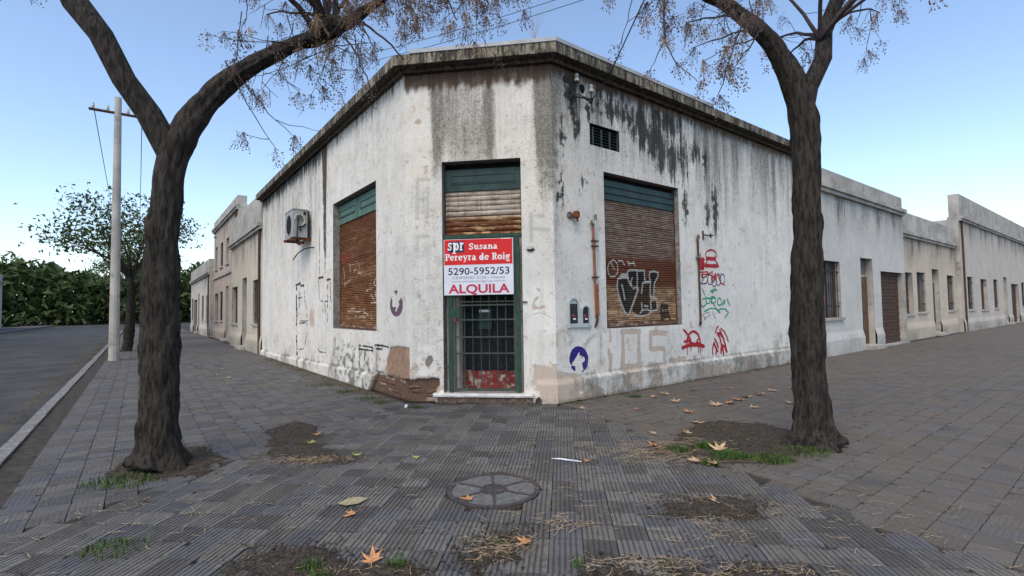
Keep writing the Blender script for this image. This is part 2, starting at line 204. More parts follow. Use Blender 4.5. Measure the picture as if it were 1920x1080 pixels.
def wall_material(name='weathered_white_plaster', c1=(.645, .62, .575), c2=(.725, .695, .645)):
    t = NT(name)
    at = t.node('ShaderNodeAttribute', attribute_name='stain'); bt = t.node('ShaderNodeAttribute', attribute_name='paint'); ct = t.node('ShaderNodeAttribute', attribute_name='more')
    A = t.node('ShaderNodeSeparateColor'); t.l.new(at.outputs['Color'], A.inputs[0]); B = t.node('ShaderNodeSeparateColor'); t.l.new(bt.outputs['Color'], B.inputs[0]); C = t.node('ShaderNodeSeparateColor'); t.l.new(ct.outputs['Color'], C.inputs[0])
    grime, mold, peel = A.outputs; bare, brown, ghost = C.outputs; blue, purp, cem = B.outputs
    n_big = t.noise(1.3, 3); n_mid = t.noise(11, 8, .66); n_fine = t.noise(48, 6, .65); n_spk = t.noise(85, 3, .6)
    n_str = t.noise(1.0, 6, .6, vec=t.pos((26, 26, 1.6))); n_str2 = t.noise(1.0, 5, .6, vec=t.pos((60, 60, 5)))
    def edge(v, k=.55, n=n_mid, lo=.40, hi=.56): return t.step(t.math('ADD', v, t.math('MULTIPLY', t.math('SUBTRACT', n, .5), k)), lo, hi)
    base = t.mix(t.step(n_big, .35, .65), c1, c2)
    n_pat = t.noise(3.1, 7, .62); n_pit = t.noise(32, 4, .7)
    base = t.mix(t.math('MULTIPLY', t.step(n_pat, .52, .68), .36), base, (.46, .445, .405))
    base = t.mix(t.math('MULTIPLY', t.step(n_mid, .56, .70), .32), base, (.40, .375, .335))
    base = t.mix(t.math('MULTIPLY', t.step(t.noise(1.0, 7, .65, vec=t.pos((8, 8, .7))), .50, .74), .42), base, (.40, .38, .34))
    base = t.mix(t.math('MULTIPLY', t.step(t.noise(2.1, 5), .52, .68), .4), base, (.62, .54, .45))
    # thin flaked spots of an older, pinkish coat
    base = t.mix(t.math('MULTIPLY', t.step(t.noise(5.5, 9, .72), .585, .635), .65), base, (.47, .36, .28))
    base = t.mix(t.math('MULTIPLY', t.step(t.noise(8.5, 9, .74, dist=.4), .62, .66), .7), base, (.30, .27, .235))
    base = t.mix(t.math('MULTIPLY', ghost, t.math('ADD', .45, t.math('MULTIPLY', n_mid, .5))), base, (.31, .31, .295))
    pk = edge(peel, 1.0); base = t.mix(t.math('MULTIPLY', pk, .75), base, t.mix(n_fine, (.52, .39, .30), (.34, .24, .18)))
    base = t.mix(edge(blue, .45, n_fine), base, (.022, .016, .17)); base = t.mix(t.math('MULTIPLY', edge(purp, .5, n_fine), .95), base, (.105, .05, .085))
    gsum = t.math('ADD', grime, t.math('ADD', t.math('MULTIPLY', t.math('SUBTRACT', n_str, .5), .95), t.math('ADD', t.math('MULTIPLY', t.math('SUBTRACT', n_mid, .5), .75), t.math('MULTIPLY', t.math('SUBTRACT', n_fine, .5), .7))))
    g = t.math('MULTIPLY', t.math('POWER', t.step(gsum, .05, 1.1), 1.15), .88)
    base = t.mix(g, base, t.mix(t.step(n_pit, .4, .6), (.095, .09, .075), (.26, .245, .205)))
    sp = t.math('MULTIPLY', t.step(t.math('ADD', n_spk, t.math('MULTIPLY', grime, .16)), .625, .69), .85)
    base = t.mix(sp, base, (.13, .125, .11))
    bk = edge(bare, .12, n_fine); base = t.mix(bk, base, t.mix(t.step(n_mid, .3, .7), (.25, .155, .105), (.38, .25, .175)))
    base = t.mix(edge(cem, .2, n_fine), base, (.20, .185, .17))
    mk_ = t.step(t.math('ADD', t.math('MULTIPLY', mold, .85), t.math('ADD', t.math('MULTIPLY', t.math('SUBTRACT', n_str, .5), 1.3), t.math('ADD', t.math('MULTIPLY', t.math('SUBTRACT', n_str2, .5), .8), t.math('MULTIPLY', t.math('SUBTRACT', n_fine, .5), .9)))), .30, .70)
    base = t.mix(t.math('MULTIPLY', mk_, .93), base, (.019, .019, .016))
    bw = t.math('MULTIPLY', brown, t.math('ADD', .55, t.math('MULTIPLY', n_mid, .8)))
    base = t.mix(t.math('MINIMUM', bw, .96), base, t.mix(n_fine, (.040, .026, .017), (.125, .078, .052)))
    # hairline cracks
    wv = t.node('ShaderNodeTexNoise'); wv.inputs['Scale'].default_value = 3; t.l.new(t.pos(), wv.inputs['Vector'])
    va = t.node('ShaderNodeVectorMath', operation='ADD'); t.l.new(t.pos(), va.inputs[0]); vs = t.node('ShaderNodeVectorMath', operation='SCALE'); t.l.new(wv.outputs['Color'], vs.inputs[0]); vs.inputs[3].default_value = .5; t.l.new(vs.outputs[0], va.inputs[1])
    vo = t.node('ShaderNodeTexVoronoi', feature='DISTANCE_TO_EDGE'); vo.inputs['Scale'].default_value = 1.1; t.l.new(va.outputs[0], vo.inputs['Vector'])
    ck = t.math('MULTIPLY', t.math('SUBTRACT', 1, t.step(vo.outputs['Distance'], .001, .005)), t.step(t.noise(1.9, 2), .60, .70))
    base = t.mix(t.math('MULTIPLY', ck, .7), base, (.12, .11, .10))
    t.col(base); t.rough(.88)
    hgt = t.math('SUBTRACT', t.math('ADD', t.math('MULTIPLY', n_mid, .8), t.math('MULTIPLY', n_fine, .5)), t.math('ADD', t.math('MULTIPLY', pk, .35), t.math('MULTIPLY', ck, .8)))
    t.bump(hgt, .009)
    return t.m
def cornice_material():
    t = NT('streaked_cornice_cement'); s1 = t.noise(1, 8, .72, vec=t.pos((6, 6, 1.5))); s2 = t.noise(1, 4, .6, vec=t.pos((22, 22, 3))); n = t.noise(20, 6, .65)
    c = t.mix(t.step(s1, .40, .62), (.042, .036, .028), (.285, .25, .19)); c = t.mix(t.math('MULTIPLY', t.step(s2, .48, .62), .9), c, (.028, .022, .017))
    c = t.mix(t.math('MULTIPLY', t.step(n, .58, .66), .7), c, (.42, .39, .32)); t.col(c); t.bump(n, .006); return t.m
def tile_material(name, isl=False, flat=False):
    t = NT(name)
    if isl: rnd = t.node('ShaderNodeNewGeometry').outputs['Random Per Island']
    else: rnd = t.node('ShaderNodeObjectInfo').outputs['Random']
    n = t.noise(2.2, 5); f = t.noise(60, 5, .65); m = t.noise(14, 6, .65)
    if flat: a, b = (.068, .066, .065), (.112, .108, .102)
    else: a, b = (.066, .064, .063), (.150, .144, .134)
    c = t.mix(t.step(rnd, 0, 1), a, b)
    c = t.mix(t.math('MULTIPLY', t.step(n, .45, .7), .5), c, (.145, .130, .108) if not flat else (.125, .10, .078))
    c = t.mix(t.math('MULTIPLY', t.step(m, .52, .66), .5), c, (.060, .058, .055)); c = t.mix(t.math('MULTIPLY', t.step(f, .56, .7), .5), c, (.23, .22, .20)); c = t.mix(t.math('MULTIPLY', t.step(t.noise(5, 7, .7), .55, .64), .55), c, (.052, .048, .043)); c = t.mix(t.math('MULTIPLY', t.step(t.noise(.9, 4), .45, .65), .35), c, (.10, .085, .068))
    blue = t.node('ShaderNodeMath', operation='FRACT'); t.l.new(t.math('MULTIPLY', rnd, 7.3), blue.inputs[0])
    c = t.mix(t.math('MULTIPLY', t.step(blue.outputs[0], .74, .85), .5), c, (.085, .088, .105))
    # dirt that has settled low in the grooves and joints
    if not flat:
        lo = t.node('ShaderNodeAttribute', attribute_name='groove').outputs['Fac']
        c = t.mix(t.math('MULTIPLY', t.step(lo, .35, .95), t.math('ADD', .25, t.math('MULTIPLY', m, .8))), c, (.046, .042, .037))
    if flat: # dusty earth washed over the paving along the right-hand wall
        g = t.node('ShaderNodeSeparateXYZ'); t.l.new(t.pos(), g.inputs[0])
        dm = t.math('MULTIPLY', t.step(g.outputs[0], -.3, 1.0), t.step(t.math('ADD', t.noise(1.6, 6, .6), t.math('MULTIPLY', m, .25)), .42, .66))
        c = t.mix(t.math('MULTIPLY', dm, .55), c, t.mix(f, (.095, .076, .058), (.15, .125, .10)))
    t.col(c); t.rough(t.math('ADD', .55, t.math('MULTIPLY', m, .4))); t.bump(t.math('ADD', f, m), .003); return t.m
def slat_material():
    t = NT('rusty_shutter_steel'); at = t.node('ShaderNodeAttribute', attribute_name='tone'); pt = t.node('ShaderNodeAttribute', attribute_name='spray')
    n = t.noise(30, 6, .65); s = t.noise(1, 6, .65, vec=t.pos((5, 5, 22))); sv = t.noise(1, 5, .6, vec=t.pos((30, 30, 2.5)))
    c = t.mix(t.math('MULTIPLY', t.step(s, .42, .68), .6), at.outputs['Color'], (.10, .040, .016))
    c = t.mix(t.math('MULTIPLY', t.step(sv, .5, .7), .45), c, (.045, .022, .012)); c = t.mix(t.math('MULTIPLY', t.step(n, .55, .68), .35), c, (.33, .22, .14))
    ra = t.math('MULTIPLY', at.outputs['Alpha'], t.step(t.math('ADD', s, t.math('MULTIPLY', n, .3)), .52, .66)); c = t.mix(ra, c, (.11, .034, .012))
    fac = t.step(t.math('ADD', pt.outputs['Alpha'], t.math('MULTIPLY', t.math('SUBTRACT', n, .5), .35)), .35, .62)
    c = t.mix(t.math('MULTIPLY', fac, .92), c, pt.outputs['Color']); t.col(c); t.rough(.62); t.b.inputs['Metallic'].default_value = 0.15; t.bump(n, .002); return t.m
def bark_material():
    t = NT('dark_furrowed_bark'); a = t.noise(1, 6, .65, vec=t.pos((34, 34, 7))); n = t.noise(9, 5)
    c = t.mix(t.step(a, .35, .65), (.009, .007, .006), (.052, .042, .034)); c = t.mix(t.math('MULTIPLY', t.step(n, .55, .7), .35), c, (.055, .055, .042)); t.col(c); t.bump(a, .035); return t.m

M = {}
M['wall'] = wall_material(); M['cornice'] = cornice_material(); M['tile'] = tile_material('grooved_cement_tile'); M['tile_far'] = tile_material('grooved_cement_tile_far', True)
M['slab'] = tile_material('smooth_cement_slab', False, True); M['slab_far'] = tile_material('smooth_cement_slab_far', True, True); M['slat'] = slat_material(); M['bark'] = bark_material()
M['twig'] = simple('twig_bark', (.052, .038, .040), .8, .3, 20)
M['cap'] = simple('grey_cement_capping', (.40, .41, .43), .8, .15, 6, (.22, .22, .23), c2amt=.3)
M['roof'] = simple('tarred_roof', (.10, .10, .10))
M['soffit'] = simple('dark_soffit', (.085, .072, .058), .9, .5, 7, (.035, .028, .022), c2amt=.5, bump=.004)  # mottled dark brown, darker than the fascia, for the underside faces
M['reveal'] = simple('grey_dirty_reveal', (.23, .22, .215), .9, .3, 6, (.11, .10, .095), c2amt=.42, bump=.003)
M['reveal_pale'] = simple('pale_dusty_jamb', (.47, .41, .36), .9, .2, 5, (.26, .22, .19), c2amt=.38, bump=.003)
M['green'] = simple('dark_teal_paint', (.023, .052, .052), .5, .25, 5, (.014, .030, .030), c2amt=.4)
M['green_pale'] = simple('dusty_green_paint', (.085, .150, .125), .7, .2, 6, (.12, .125, .095), c2amt=.35)
M['green_gate'] = simple('gate_green_paint', (.022, .058, .040), .5, .3, 9, (.07, .045, .03), c2amt=.33)
M['bar'] = simple('worn_grey_green_iron', (.048, .060, .050), .6, .25, 12, (.09, .06, .04), c2amt=.35)
M['dark'] = simple('dark_interior_door', (.008, .010, .013), .7, .3, 5, (.014, .022, .030), c2amt=.45)
M['door_blue'] = simple('dark_blue_door_paint', (.008, .013, .024), .45, .3, 6, (.020, .040, .045), c2amt=.4)
M['red_peel'] = simple('peeling_red_paint', (.17, .028, .024), .75, .35, 3.2, (.34, .31, .28), c2amt=.44)
M['red_flat'] = simple('sign_red_vinyl', (.66, .018, .020), .45, .05, 3)
M['alquila'] = simple('faded_crimson_letters', (.50, .030, .075), .5, .08, 5)
M['white_vinyl'] = simple('sign_white_vinyl', (.70, .70, .76), .45, .04, 4)
M['letter_white'] = simple('sign_letter_white', (.80, .79, .78), .5, .04, 5)
M['navy_ink'] = simple('sign_navy_ink', (.020, .022, .060), .5, .1, 5); M['grey_ink'] = simple('sign_grey_ink', (.16, .15, .19), .5, .1, 5)
M['marble'] = simple('worn_white_marble', (.58, .56, .53), .5, .15, 6, (.30, .28, .26), c2amt=.35)
M['brick'] = simple('eroded_brown_brick', (.120, .062, .042), .95, .4, 14, (.20, .14, .105), bump=.006, c2amt=.42)
M['brick_pale'] = simple('mortar_smeared_brick', (.28, .20, .155), .95, .3, 14, (.12, .07, .05), bump=.006, c2amt=.35)
M['riser'] = simple('dirty_step_riser', (.15, .105, .08), .95, .35, 8, (.075, .055, .045), bump=.004)
M['rust'] = simple('rust_orange', (.20, .062, .022), .85, .4, 25, (.09, .035, .02), bump=.002)
M['rust_pipe'] = simple('rusty_red_conduit', (.30, .105, .055), .8, .3, 12, (.12, .05, .035), c2amt=.42)
M['pipe_dark'] = simple('dark_rust_conduit', (.10, .052, .036), .85, .4, 10, (.045, .03, .025))
M['grey_metal'] = simple('dull_grey_metal', (.20, .20, .20), .6, .25, 10, (.08, .07, .06))
M['porcelain'] = simple('white_porcelain', (.46, .45, .42), .4, .15, 20, (.22, .20, .17), c2amt=.4)
M['cable'] = simple('black_cable', (.016, .016, .017), .7); M['box_blue'] = simple('pale_blue_grey_plastic', (.40, .45, .46), .6, .12, 8, (.25, .28, .28), c2amt=.35)
M['glass_dark'] = simple('dark_dusty_glass', (.022, .020, .028), .25, .4, 14, (.09, .06, .07), c2amt=.3)
M['ac'] = simple('aged_grey_casing', (.30, .31, .32), .6, .12, 7, (.20, .20, .19), c2amt=.33); M['black'] = simple('black_paint_and_shade', (.015, .015, .017), .6)
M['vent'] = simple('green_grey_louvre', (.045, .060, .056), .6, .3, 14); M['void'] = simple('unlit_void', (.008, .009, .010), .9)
M['iron'] = simple('dark_cast_iron', (.040, .037, .042), .6, .3, 18, (.075, .06, .055), bump=.003)
M['infill'] = simple('cement_cover_infill', (.120, .120, .118), .85, .25, 18, (.065, .065, .065), c2amt=.36, bump=.004)
M['soil'] = simple('dark_damp_soil', (.042, .034, .026), .95, .6, 18, (.095, .076, .055), c2amt=.45, bump=.02)
M['bed'] = simple('sandy_joint_bed', (.046, .040, .033), .95, .4, 12); M['asphalt'] = simple('worn_asphalt', (.056, .055, .054), .9, .3, .7, (.036, .035, .035), c2amt=.42, bump=.004, det=9)
M['kerb'] = simple('granite_kerb', (.22, .215, .205), .85, .2, 9, (.13, .125, .12)); M['grass'] = simple('short_green_grass', (.040, .085, .016), .7, .5, 12, (.11, .105, .035), c2amt=.42)
M['moss'] = simple('moss_green', (.050, .075, .022), .9, .4, 30); M['straw'] = simple('dry_straw', (.40, .31, .20), .8, .35, 40, (.20, .13, .08))
M['litter'] = simple('brown_leaf_litter', (.105, .068, .036), .9, .5, 40, (.055, .06, .025))
M['leaf1'] = simple('dry_orange_leaf', (.50, .25, .115), .75, .2, 25, (.36, .17, .075)); M['leaf2'] = simple('pale_tan_leaf', (.50, .36, .22), .8, .2, 25, (.34, .22, .13)); M['leaf3'] = simple('yellow_green_leaf', (.34, .33, .10), .8, .2, 25); M['leaf4'] = simple('dark_brown_leaf', (.16, .085, .045), .85, .3, 25)
M['card'] = simple('grubby_cardboard', (.36, .33, .20), .85, .12, 20, (.25, .21, .12)); M['plastic'] = simple('white_plastic', (.68, .70, .76), .5)
M['berry'] = simple('golden_brown_berry', (.24, .155, .09), .6, .4, 15); M['berry_d'] = simple('mauve_brown_berry', (.135, .092, .085), .65, .4, 15)
for k, c in (('red', (.36, .016, .026)), ('navy', (.035, .026, .15)), ('green', (.018, .26, .15)), ('black', (.035, .034, .036)), ('greyp', (.20, .20, .23))):
    M['sp_' + k] = simple('spray_' + k, c, .7, .2, 25)

# ------------------------------------------------------------------ setting: road, pavement bed, kerb
def lp(w, u, d): o, t, n = FR[w]; return o + u * t + d * n
KL, KR = 4.3, 5.9
mk('road', [(-400, -400, -.13), (400, -400, -.13), (400, 400, -.13), (-400, 400, -.13)], [(0, 1, 2, 3)], M['asphalt'], kind='structure')
mk('ground', [(-900, -900, -.3), (900, -900, -.3), (900, 900, -.3), (-900, 900, -.3)], [(0, 1, 2, 3)], M['soil'], kind='structure')
def isect(p, d, q, e):
    A = np.array([d, -e]).T; t = np.linalg.solve(A, q - p); return p + d * t[0]
tl, tr = FR['l'][1], FR['r'][1]
CI = isect(lp('l', 0, KL), tl, lp('r', 0, KR), tr)
arc = []
for k in range(9):
    a = k / 8; r0 = 2.0
    A0, A1 = CI + tl * r0, CI + tr * r0; arc.append((1 - a) ** 2 * A0 + 2 * a * (1 - a) * CI + a * a * A1)
front = [lp('l', 60, KL)] + arc + [lp('r', 60, KR)]
inner = [lp('r', 60, -1.2), isect(lp('r', 0, -1.2), tr, lp('f', 0, -.8), E_), isect(lp('l', 0, -1.2), tl, lp('f', 0, -.8), E_), lp('l', 60, -1.2)]
poly = front + inner; npz = len(poly)
PV = mk('pavement', [(x, y, -.022) for x, y in poly] + [(x, y, -.29) for x, y in poly], [tuple(range(npz))] + [(i, i + npz, (i + 1) % npz + npz, (i + 1) % npz) for i in range(npz)], M['bed'], base=(0, 3, -.29), kind='structure')
def offs(pl, d):
    out = []
    for i, p in enumerate(pl):
        t = pl[min(i + 1, len(pl) - 1)] - pl[max(i - 1, 0)]; t = t / np.hypot(*t); out.append(p + d * np.array([-t[1], t[0]]))
    return out
def kerb_run(w, K, u0, u1):
    u = u0
    while u < u1:
        L = random.uniform(.85, 1.15); j = lambda s: random.gauss(0, s); dz = j(.004); c = []
        for z, ins in ((-.28, 0), (-.03, 0), (.004 + dz, .015)):
            for uu, dd in ((u + .006 + ins * .4, K + .005 - ins * 0), (u + L - .006 - ins * .4, K + .005), (u + L - .006 - ins * .4, K + .15 - ins), (u + .006 + ins * .4, K + .15 - ins)): c.append(P(w, uu + j(.003), dd - .01 + j(.003), z + j(.003)))
        F = [(8, 9, 10, 11)] + [(k + i_, k + (i_ + 1) % 4, k + 4 + (i_ + 1) % 4, k + 4 + i_) for k in (0, 4) for i_ in range(4)]
        mk('kerb_stone', c, F, M['kerb'], PV); u += L
kerb_run('l', KL, -1.2, 48); kerb_run('r', KR, -1.2, 5)
kb = MB(); ki = offs(arc, .15); ko = offs(arc, -.004)
for i in range(len(arc) - 1):
    a, b, c, d = ko[i], ko[i + 1], ki[i + 1], ki[i]
    kb.hexa([(*a, -.28), (*b, -.28), (*c, -.28), (*d, -.28), (*a, .004), (*b, .004), (*c, .004), (*d, .004)])
kb.build('corner_kerb', M['kerb'], PV)

# ------------------------------------------------------------------ the building
B0 = ((WL[0] + WR[0]) / 2, (WL[1] + WR[1]) / 2, 0)
BLD = thing('corner_building', B0, 'weathered white one-storey corner building with stained walls and rusty shutters', 'building')
ZT = 5.11
OPEN = {'r': [(1.107, 3.152, 1.048, 3.596), (.806, 1.515, 3.985, 4.338)], 'l': [(1.168, 3.54, 1.041, 3.665)], 'f': [(.587, 1.808, .10, 3.66)]}
def lines(lo, hi, step, must, far=None):
    a = list(np.arange(lo, hi + 1e-6, step))
    if far: a += list(np.arange(hi + far[1], far[0] + 1e-6, far[1]))
    must = [m for m in must if lo <= m <= max(hi, a[-1]) + 1e-6]
    a = [x for x in a if all(abs(x - m) > step * .45 for m in must)] + must + [lo]
    return np.array(sorted(set(np.round(a, 5))))
zmust = [z for w in OPEN for o in OPEN[w] for z in o[2:]] + [0, ZT]
ZL = lines(0, ZT, .021, zmust)
def corner_rec(z):  # bared brick foot at the left-hand corner
    return -.046 * ss(.345, .325, z)
def wall(w, LEN, fine, step, far):
    us = lines(0, fine, step, [x for o in OPEN[w] for x in o[:2]] + ([LEN] if not far else []), (LEN, far) if far else None)
    U, Z = np.meshgrid(us, ZL); u = U.ravel(); z = Z.ravel()
    s1 = fbm(u * 6, z * .32, 3); s2 = fbm(u * 17, z * .8, 9); n1 = fbm(u * 3, z * 3, 21); n2 = fbm(u * 11, z * 11, 31)
    nz = np.zeros_like(u); g = nz + .05 + .16 * (fbm(u * 1.6, z * 1.2, 101) - .4); mold = nz.copy(); peel = nz.copy(); bare = nz.copy(); brown = nz.copy(); ghost = nz.copy(); blue = nz.copy(); purp = nz.copy(); cem = nz.copy()
    disp = (.006 * (fbm(u * 2.2, z * 2.2, 5) - .5) + .002 * (n2 - .5)) * ss(.0, .12, u) * (ss(FW, FW - .12, u) if w == 'f' else 1)
    def rel(d, r): return np.clip(.5 + d / (2 * r), 0, 1)
    if w == 'f':
        uw = u + .16 * (fbm(u * 5, z * 1.1, 52) - .5) + .07 * (s2 - .5)
        gl = .66 * ss(.34, .48, uw) * ss(1.0, .74, uw) + .40 * ss(.78, .98, uw) * ss(1.46, 1.34, uw) + .42 * ss(1.22, 1.31, uw) * ss(1.46, 1.36, uw) + .10 * ss(1.4, 1.5, u)
        g += gl * ss(3.1, 4.1, z + .7 * (s1 - .5)) * (.65 + 1.0 * s1) * (.6 + .8 * s2)
        g += 1.15 * ss(1.96, 2.10, u + .05 * (s1 - .5)) * ss(2.6, 4.3, z + .6 * (s2 - .5)) * (.5 + .8 * n2) + .35 * ss(2.05, 2.15, u) * ss(1.6, 2.6, z) * n2
        g += .22 * ss(3.6, 3.0, z) * ss(.40, .33, np.abs(u - .45)) * n2 * 1.6
        mold += .42 * ss(.05, .02, np.abs(u - .86)) * ss(4.1, 4.5, z) * s2 + .35 * ss(2.04, 2.1, u) * ss(3.0, 4.2, z) * n2 + .42 * ss(.08, .02, np.abs(u - .47)) * ss(2.4, 2.8, z) * ss(3.4, 3.0, z) * n2
        mold += .30 * ss(.10, .04, np.abs(u - 1.33)) * ss(3.9, 4.7, z) * s2
        brown += ss(4.74, 4.90, z + .22 * (s2 - .5) + .1 * (n2 - .5)) * 1.15
        mold += ss(4.76, 4.95, z + .3 * (s2 - .5)) * (.30 + .6 * s2)
        for wd, pts in GHOST_F: ghost = np.maximum(ghost, .75 * rel(wd / 2 - dline(u, z, pts), .02))
        for wd, pts in PEEL_F: peel = np.maximum(peel, .62 * rel(wd / 2 - dline(u, z, pts), .03))
        peel += .62 * ss(1.3, .4, z) * ss(.62, .1, np.abs(u - .35)) * n1 * 1.15 + .70 * ss(1.0, .25, z) * ss(1.8, 2.1, u) * (.5 + n1)
        peel = np.maximum(peel, .8 * rel(.05 - np.hypot((u - .22) * .8, z - 4.31), .03))
        cem = rel(.060 + .05 * (fbm(u * 12, z * 12, 63) - .5) - np.hypot((u - .37) * 1.0 - .25 * (z - .63), (z - .63) * .70), .012)
        rec = ss(.50, .47, u + .22 * (n1 - .5) + .10 * (n2 - .5)); zt_ = z + (.16 * (n1 - .5) + .06 * (n2 - .5)) * ss(.02, .2, u); disp += corner_rec(zt_) * rec
        bfoot = rec * ss(.345, .325, zt_); brown += .9 * bfoot; bare = np.maximum(bare, bfoot)
        bp = ss(.07, .035, u + .03 * (n2 - .5)) * ss(.84, .81, z) * ss(.30, .33, z); bare = np.maximum(bare, bp); disp += -.014 * bp
        bulge = ss(1.93, 2.05, u) * ss(.36, .26, z); disp = np.where(u > 1.9, disp * ss(.5, .4, 1 - z) * 0 + disp, disp) + .035 * bulge
        g += .35 * ss(.12, .02, z)
    if w == 'r':
        g += .62 * ss(3.0, 5.0, z + 1.0 * (s1 - .5)) * (.1 + 1.2 * s1) + .22 * (s1 - .3)
        g += .35 * ss(3.4, 3.9, u) * ss(2.2, 3.6, z) * s1 + .8 * ss(.24, .04, u) * ss(1.4, 3.2, z) * n2 + .5 * ss(.7, .3, u) * ss(3.4, 4.6, z) * s2
        for (cu, cz, ru, rz) in MOLD_R:
            q = ((u - cu + .25 * (n2 - .5)) / (ru * 1.25)) ** 2 + ((z - cz + .35 * (s2 - .5)) / (rz * 1.3)) ** 2
            mold = np.maximum(mold, 1.12 * np.exp(-q * .8) * (.40 + .55 * s2 + .45 * n2))
        mold += .60 * ss(4.0, 4.95, z + .9 * (s1 - .5)) * ss(.35, .7, s1) * ss(.15, .4, u) * ss(4.6, 3.2, u) * (.4 + n2)
        mold += .45 * ss(4.6, 5.05, z) * ss(.3, .7, s2)
        brown += ss(4.86, 5.0, z + .2 * (s2 - .5)) * .95
        for wd, pts in PEEL_R: peel = np.maximum(peel, .88 * rel(wd / 2 - dline(u, z, pts), .03))
        for wd, pts in GHOST_R: ghost = np.maximum(ghost, .8 * rel(wd / 2 - dline(u, z, pts), .03)); peel = np.maximum(peel, .5 * rel(wd / 2 - dline(u, z, pts), .03))
        peel += .35 * ss(1.1, .5, z) * n1 * ss(2.6, 1.5, u) + .75 * ss(.60, .25, u + .2 * (n1 - .5)) * ss(.42, .3, z) + .35 * ss(2.8, 3.2, u) * ss(.9, .4, z) * n1
        blue = rel(sdpoly(u, z, BLUE[0]) + .014 * (fbm(u * 25, z * 25, 44) - .5) * 2, .015); blue = np.minimum(blue, 1 - rel(sdpoly(u, z, BLUE[1]) + .02 * (fbm(u * 30, z * 30, 41) - .5), .012))
        blue *= 1 - .85 * ss(.55, .64, fbm(u * 13, z * 13, 77)) * ss(.62, .48, z)
        zp = .335 + .008 * (fbm(u * 4, u * 0, 8) - .5)
        pl = ss(.40, .52, u); lump = ss(.55, .30, u) * ss(.36, .26, z)
        disp += np.maximum(.05 * pl * ss(zp + .012, zp - .012, z), .035 * lump)
        g += .55 * ss(.02, .0, np.abs(z - zp - .03) - .02) * pl * n1 * 1.5 + .55 * ss(zp + .01, zp - .02, z) * pl * (.2 + 1.2 * n1); peel += .5 * ss(zp, zp - .05, z) * pl * (.3 + n1) * ss(.45, .6, fbm(u * 1.5, z * 2, 15))
        brown += .55 * ss(.07, .0, z) * (.4 + n1)
        g += .30 * ss(3.3, 3.5, u) * ss(.5, .2, n1) * ss(1.2, .5, z)
    if w == 'l':
        g += .30 * ss(2.8, 4.6, z + .8 * (s1 - .5)) * s1 * ss(.2, .8, u) + .05 * s1 + .4 * ss(4.4, 4.8, u) * s1 * ss(1.8, 3.8, z)
        g += .30 * ss(4.7, 5.05, z + .2 * (s2 - .5))
        mold += .60 * ss(4.80, 5.05, z + .35 * (s2 - .5)) * (.3 + s2) + .85 * ss(4.25, 4.45, u) * ss(4.3, 4.95, z + .5 * (s2 - .5)) * (.3 + .8 * s2)
        dw = .12 + .03 * (z - 3.6); dcol = ss(dw + .06, dw - .05, np.abs(u - 4.12 - .08 * (s2 - .5)))
        brown += dcol * ss(3.7, 4.4, z + .8 * (n2 - .5)) * (.6 + .9 * s2)
        mold += 1.05 * dcol * ss(1.9, 2.8, z + .6 * (n2 - .5)) * (.5 + .8 * n2)
        mold += .8 * ss(.06, .01, np.abs(u - 4.52)) * ss(2.0, 2.3, z) * ss(3.5, 3.2, z) * (.3 + n2)
        mold += .7 * ss(.09, .02, np.abs(u - 5.25)) * ss(4.0, 4.2, z) * ss(4.7, 4.4, z) * s2 * 1.4 + .55 * ss(.14, .02, np.abs(u - 6.35)) * ss(1.9, 2.4, z) * ss(4.4, 3.2, z) * s2 * 1.3
        peel += .34 * ss(3.9, 3.0, z) * ss(1.55, 1.0, u) * (.3 + n1) + .62 * ss(.35, .05, np.hypot((u - 5.1) * .7, (z - 1.25) * .7)) * (.5 + n1) + .3 * ss(1.0, .5, z) * n1
        brick_e = ss(1.36, 1.32, u + .8 * (z - .15) + .22 * (n1 - .5) + .08 * (n2 - .5)); top = .33 + .10 * (n1 - .5) + .04 * (n2 - .5)
        bd = rel(sdpoly(u, z, BARE_L) + .05 * (fbm(u * 9, z * 9, 61) - .5), .012)
        bare = np.maximum(bare, bd); disp += -.014 * bd
        bfoot = brick_e * ss(top + .02, top - .02, z); brown += .85 * bfoot; bare = np.maximum(bare, bfoot)
        rec = brick_e; dz = corner_rec(z + (.10 * (n1 - .5) + .04 * (n2 - .5)) * ss(.02, .2, u)) * rec; disp = np.where(bfoot > .2, np.minimum(disp, dz), disp + dz * (bd < .5) * 1.0)
        purp = rel(sdpoly(u, z, PURPLE[0]), .014); purp = np.minimum(purp, 1 - rel(sdpoly(u, z, PURPLE[1]), .014)); purp = np.maximum(purp, rel(sdpoly(u, z, PURPLE[2]), .014))
        zp = np.clip(.318 - .019 * u, .15, .4) + .012 * (fbm(u * 3, u * 0, 8) - .5)
        pl = 1 - brick_e; disp += .045 * pl * ss(zp + .014, zp - .014, z)
        g += .55 * ss(.03, .0, np.abs(z - zp - .02) - .015) * pl * n1 * 1.4 + .25 * ss(zp, zp - .03, z) * pl * n1 + .25 * ss(1.0, .3, z) * ss(.45, .65, n1)
        brown += .5 * ss(.05, .0, z) * (.3 + n1)
        g += .9 * ss(1.0, .6, z) * ss(1.2, 1.5, u) * ss(3.7, 3.4, u) * ss(.48, .7, n2) * .8
    peel += .20 * ss(1.5, .3, z + .5 * (n1 - .5)) * ss(.42, .62, fbm(u * 2.2, z * 2.2, 131)) * (.5 + n2); g += .28 * ss(1.1, .35, z) * ss(.45, .62, fbm(u * 2.6, z * 1.6, 133)) * n2 * 1.6
    # flatten next to openings
    inner = np.ones_like(u)
    for (a, b, c, d) in OPEN[w]:
        dx = np.maximum(np.maximum(a - u, u - b), 0); dy = np.maximum(np.maximum(c - z, z - d), 0); inner = np.minimum(inner, ss(.0, .06, np.hypot(dx, dy)))
    keep = inner if w != 'f' else np.maximum(inner, (z < .35) * 1.0)
    disp *= keep
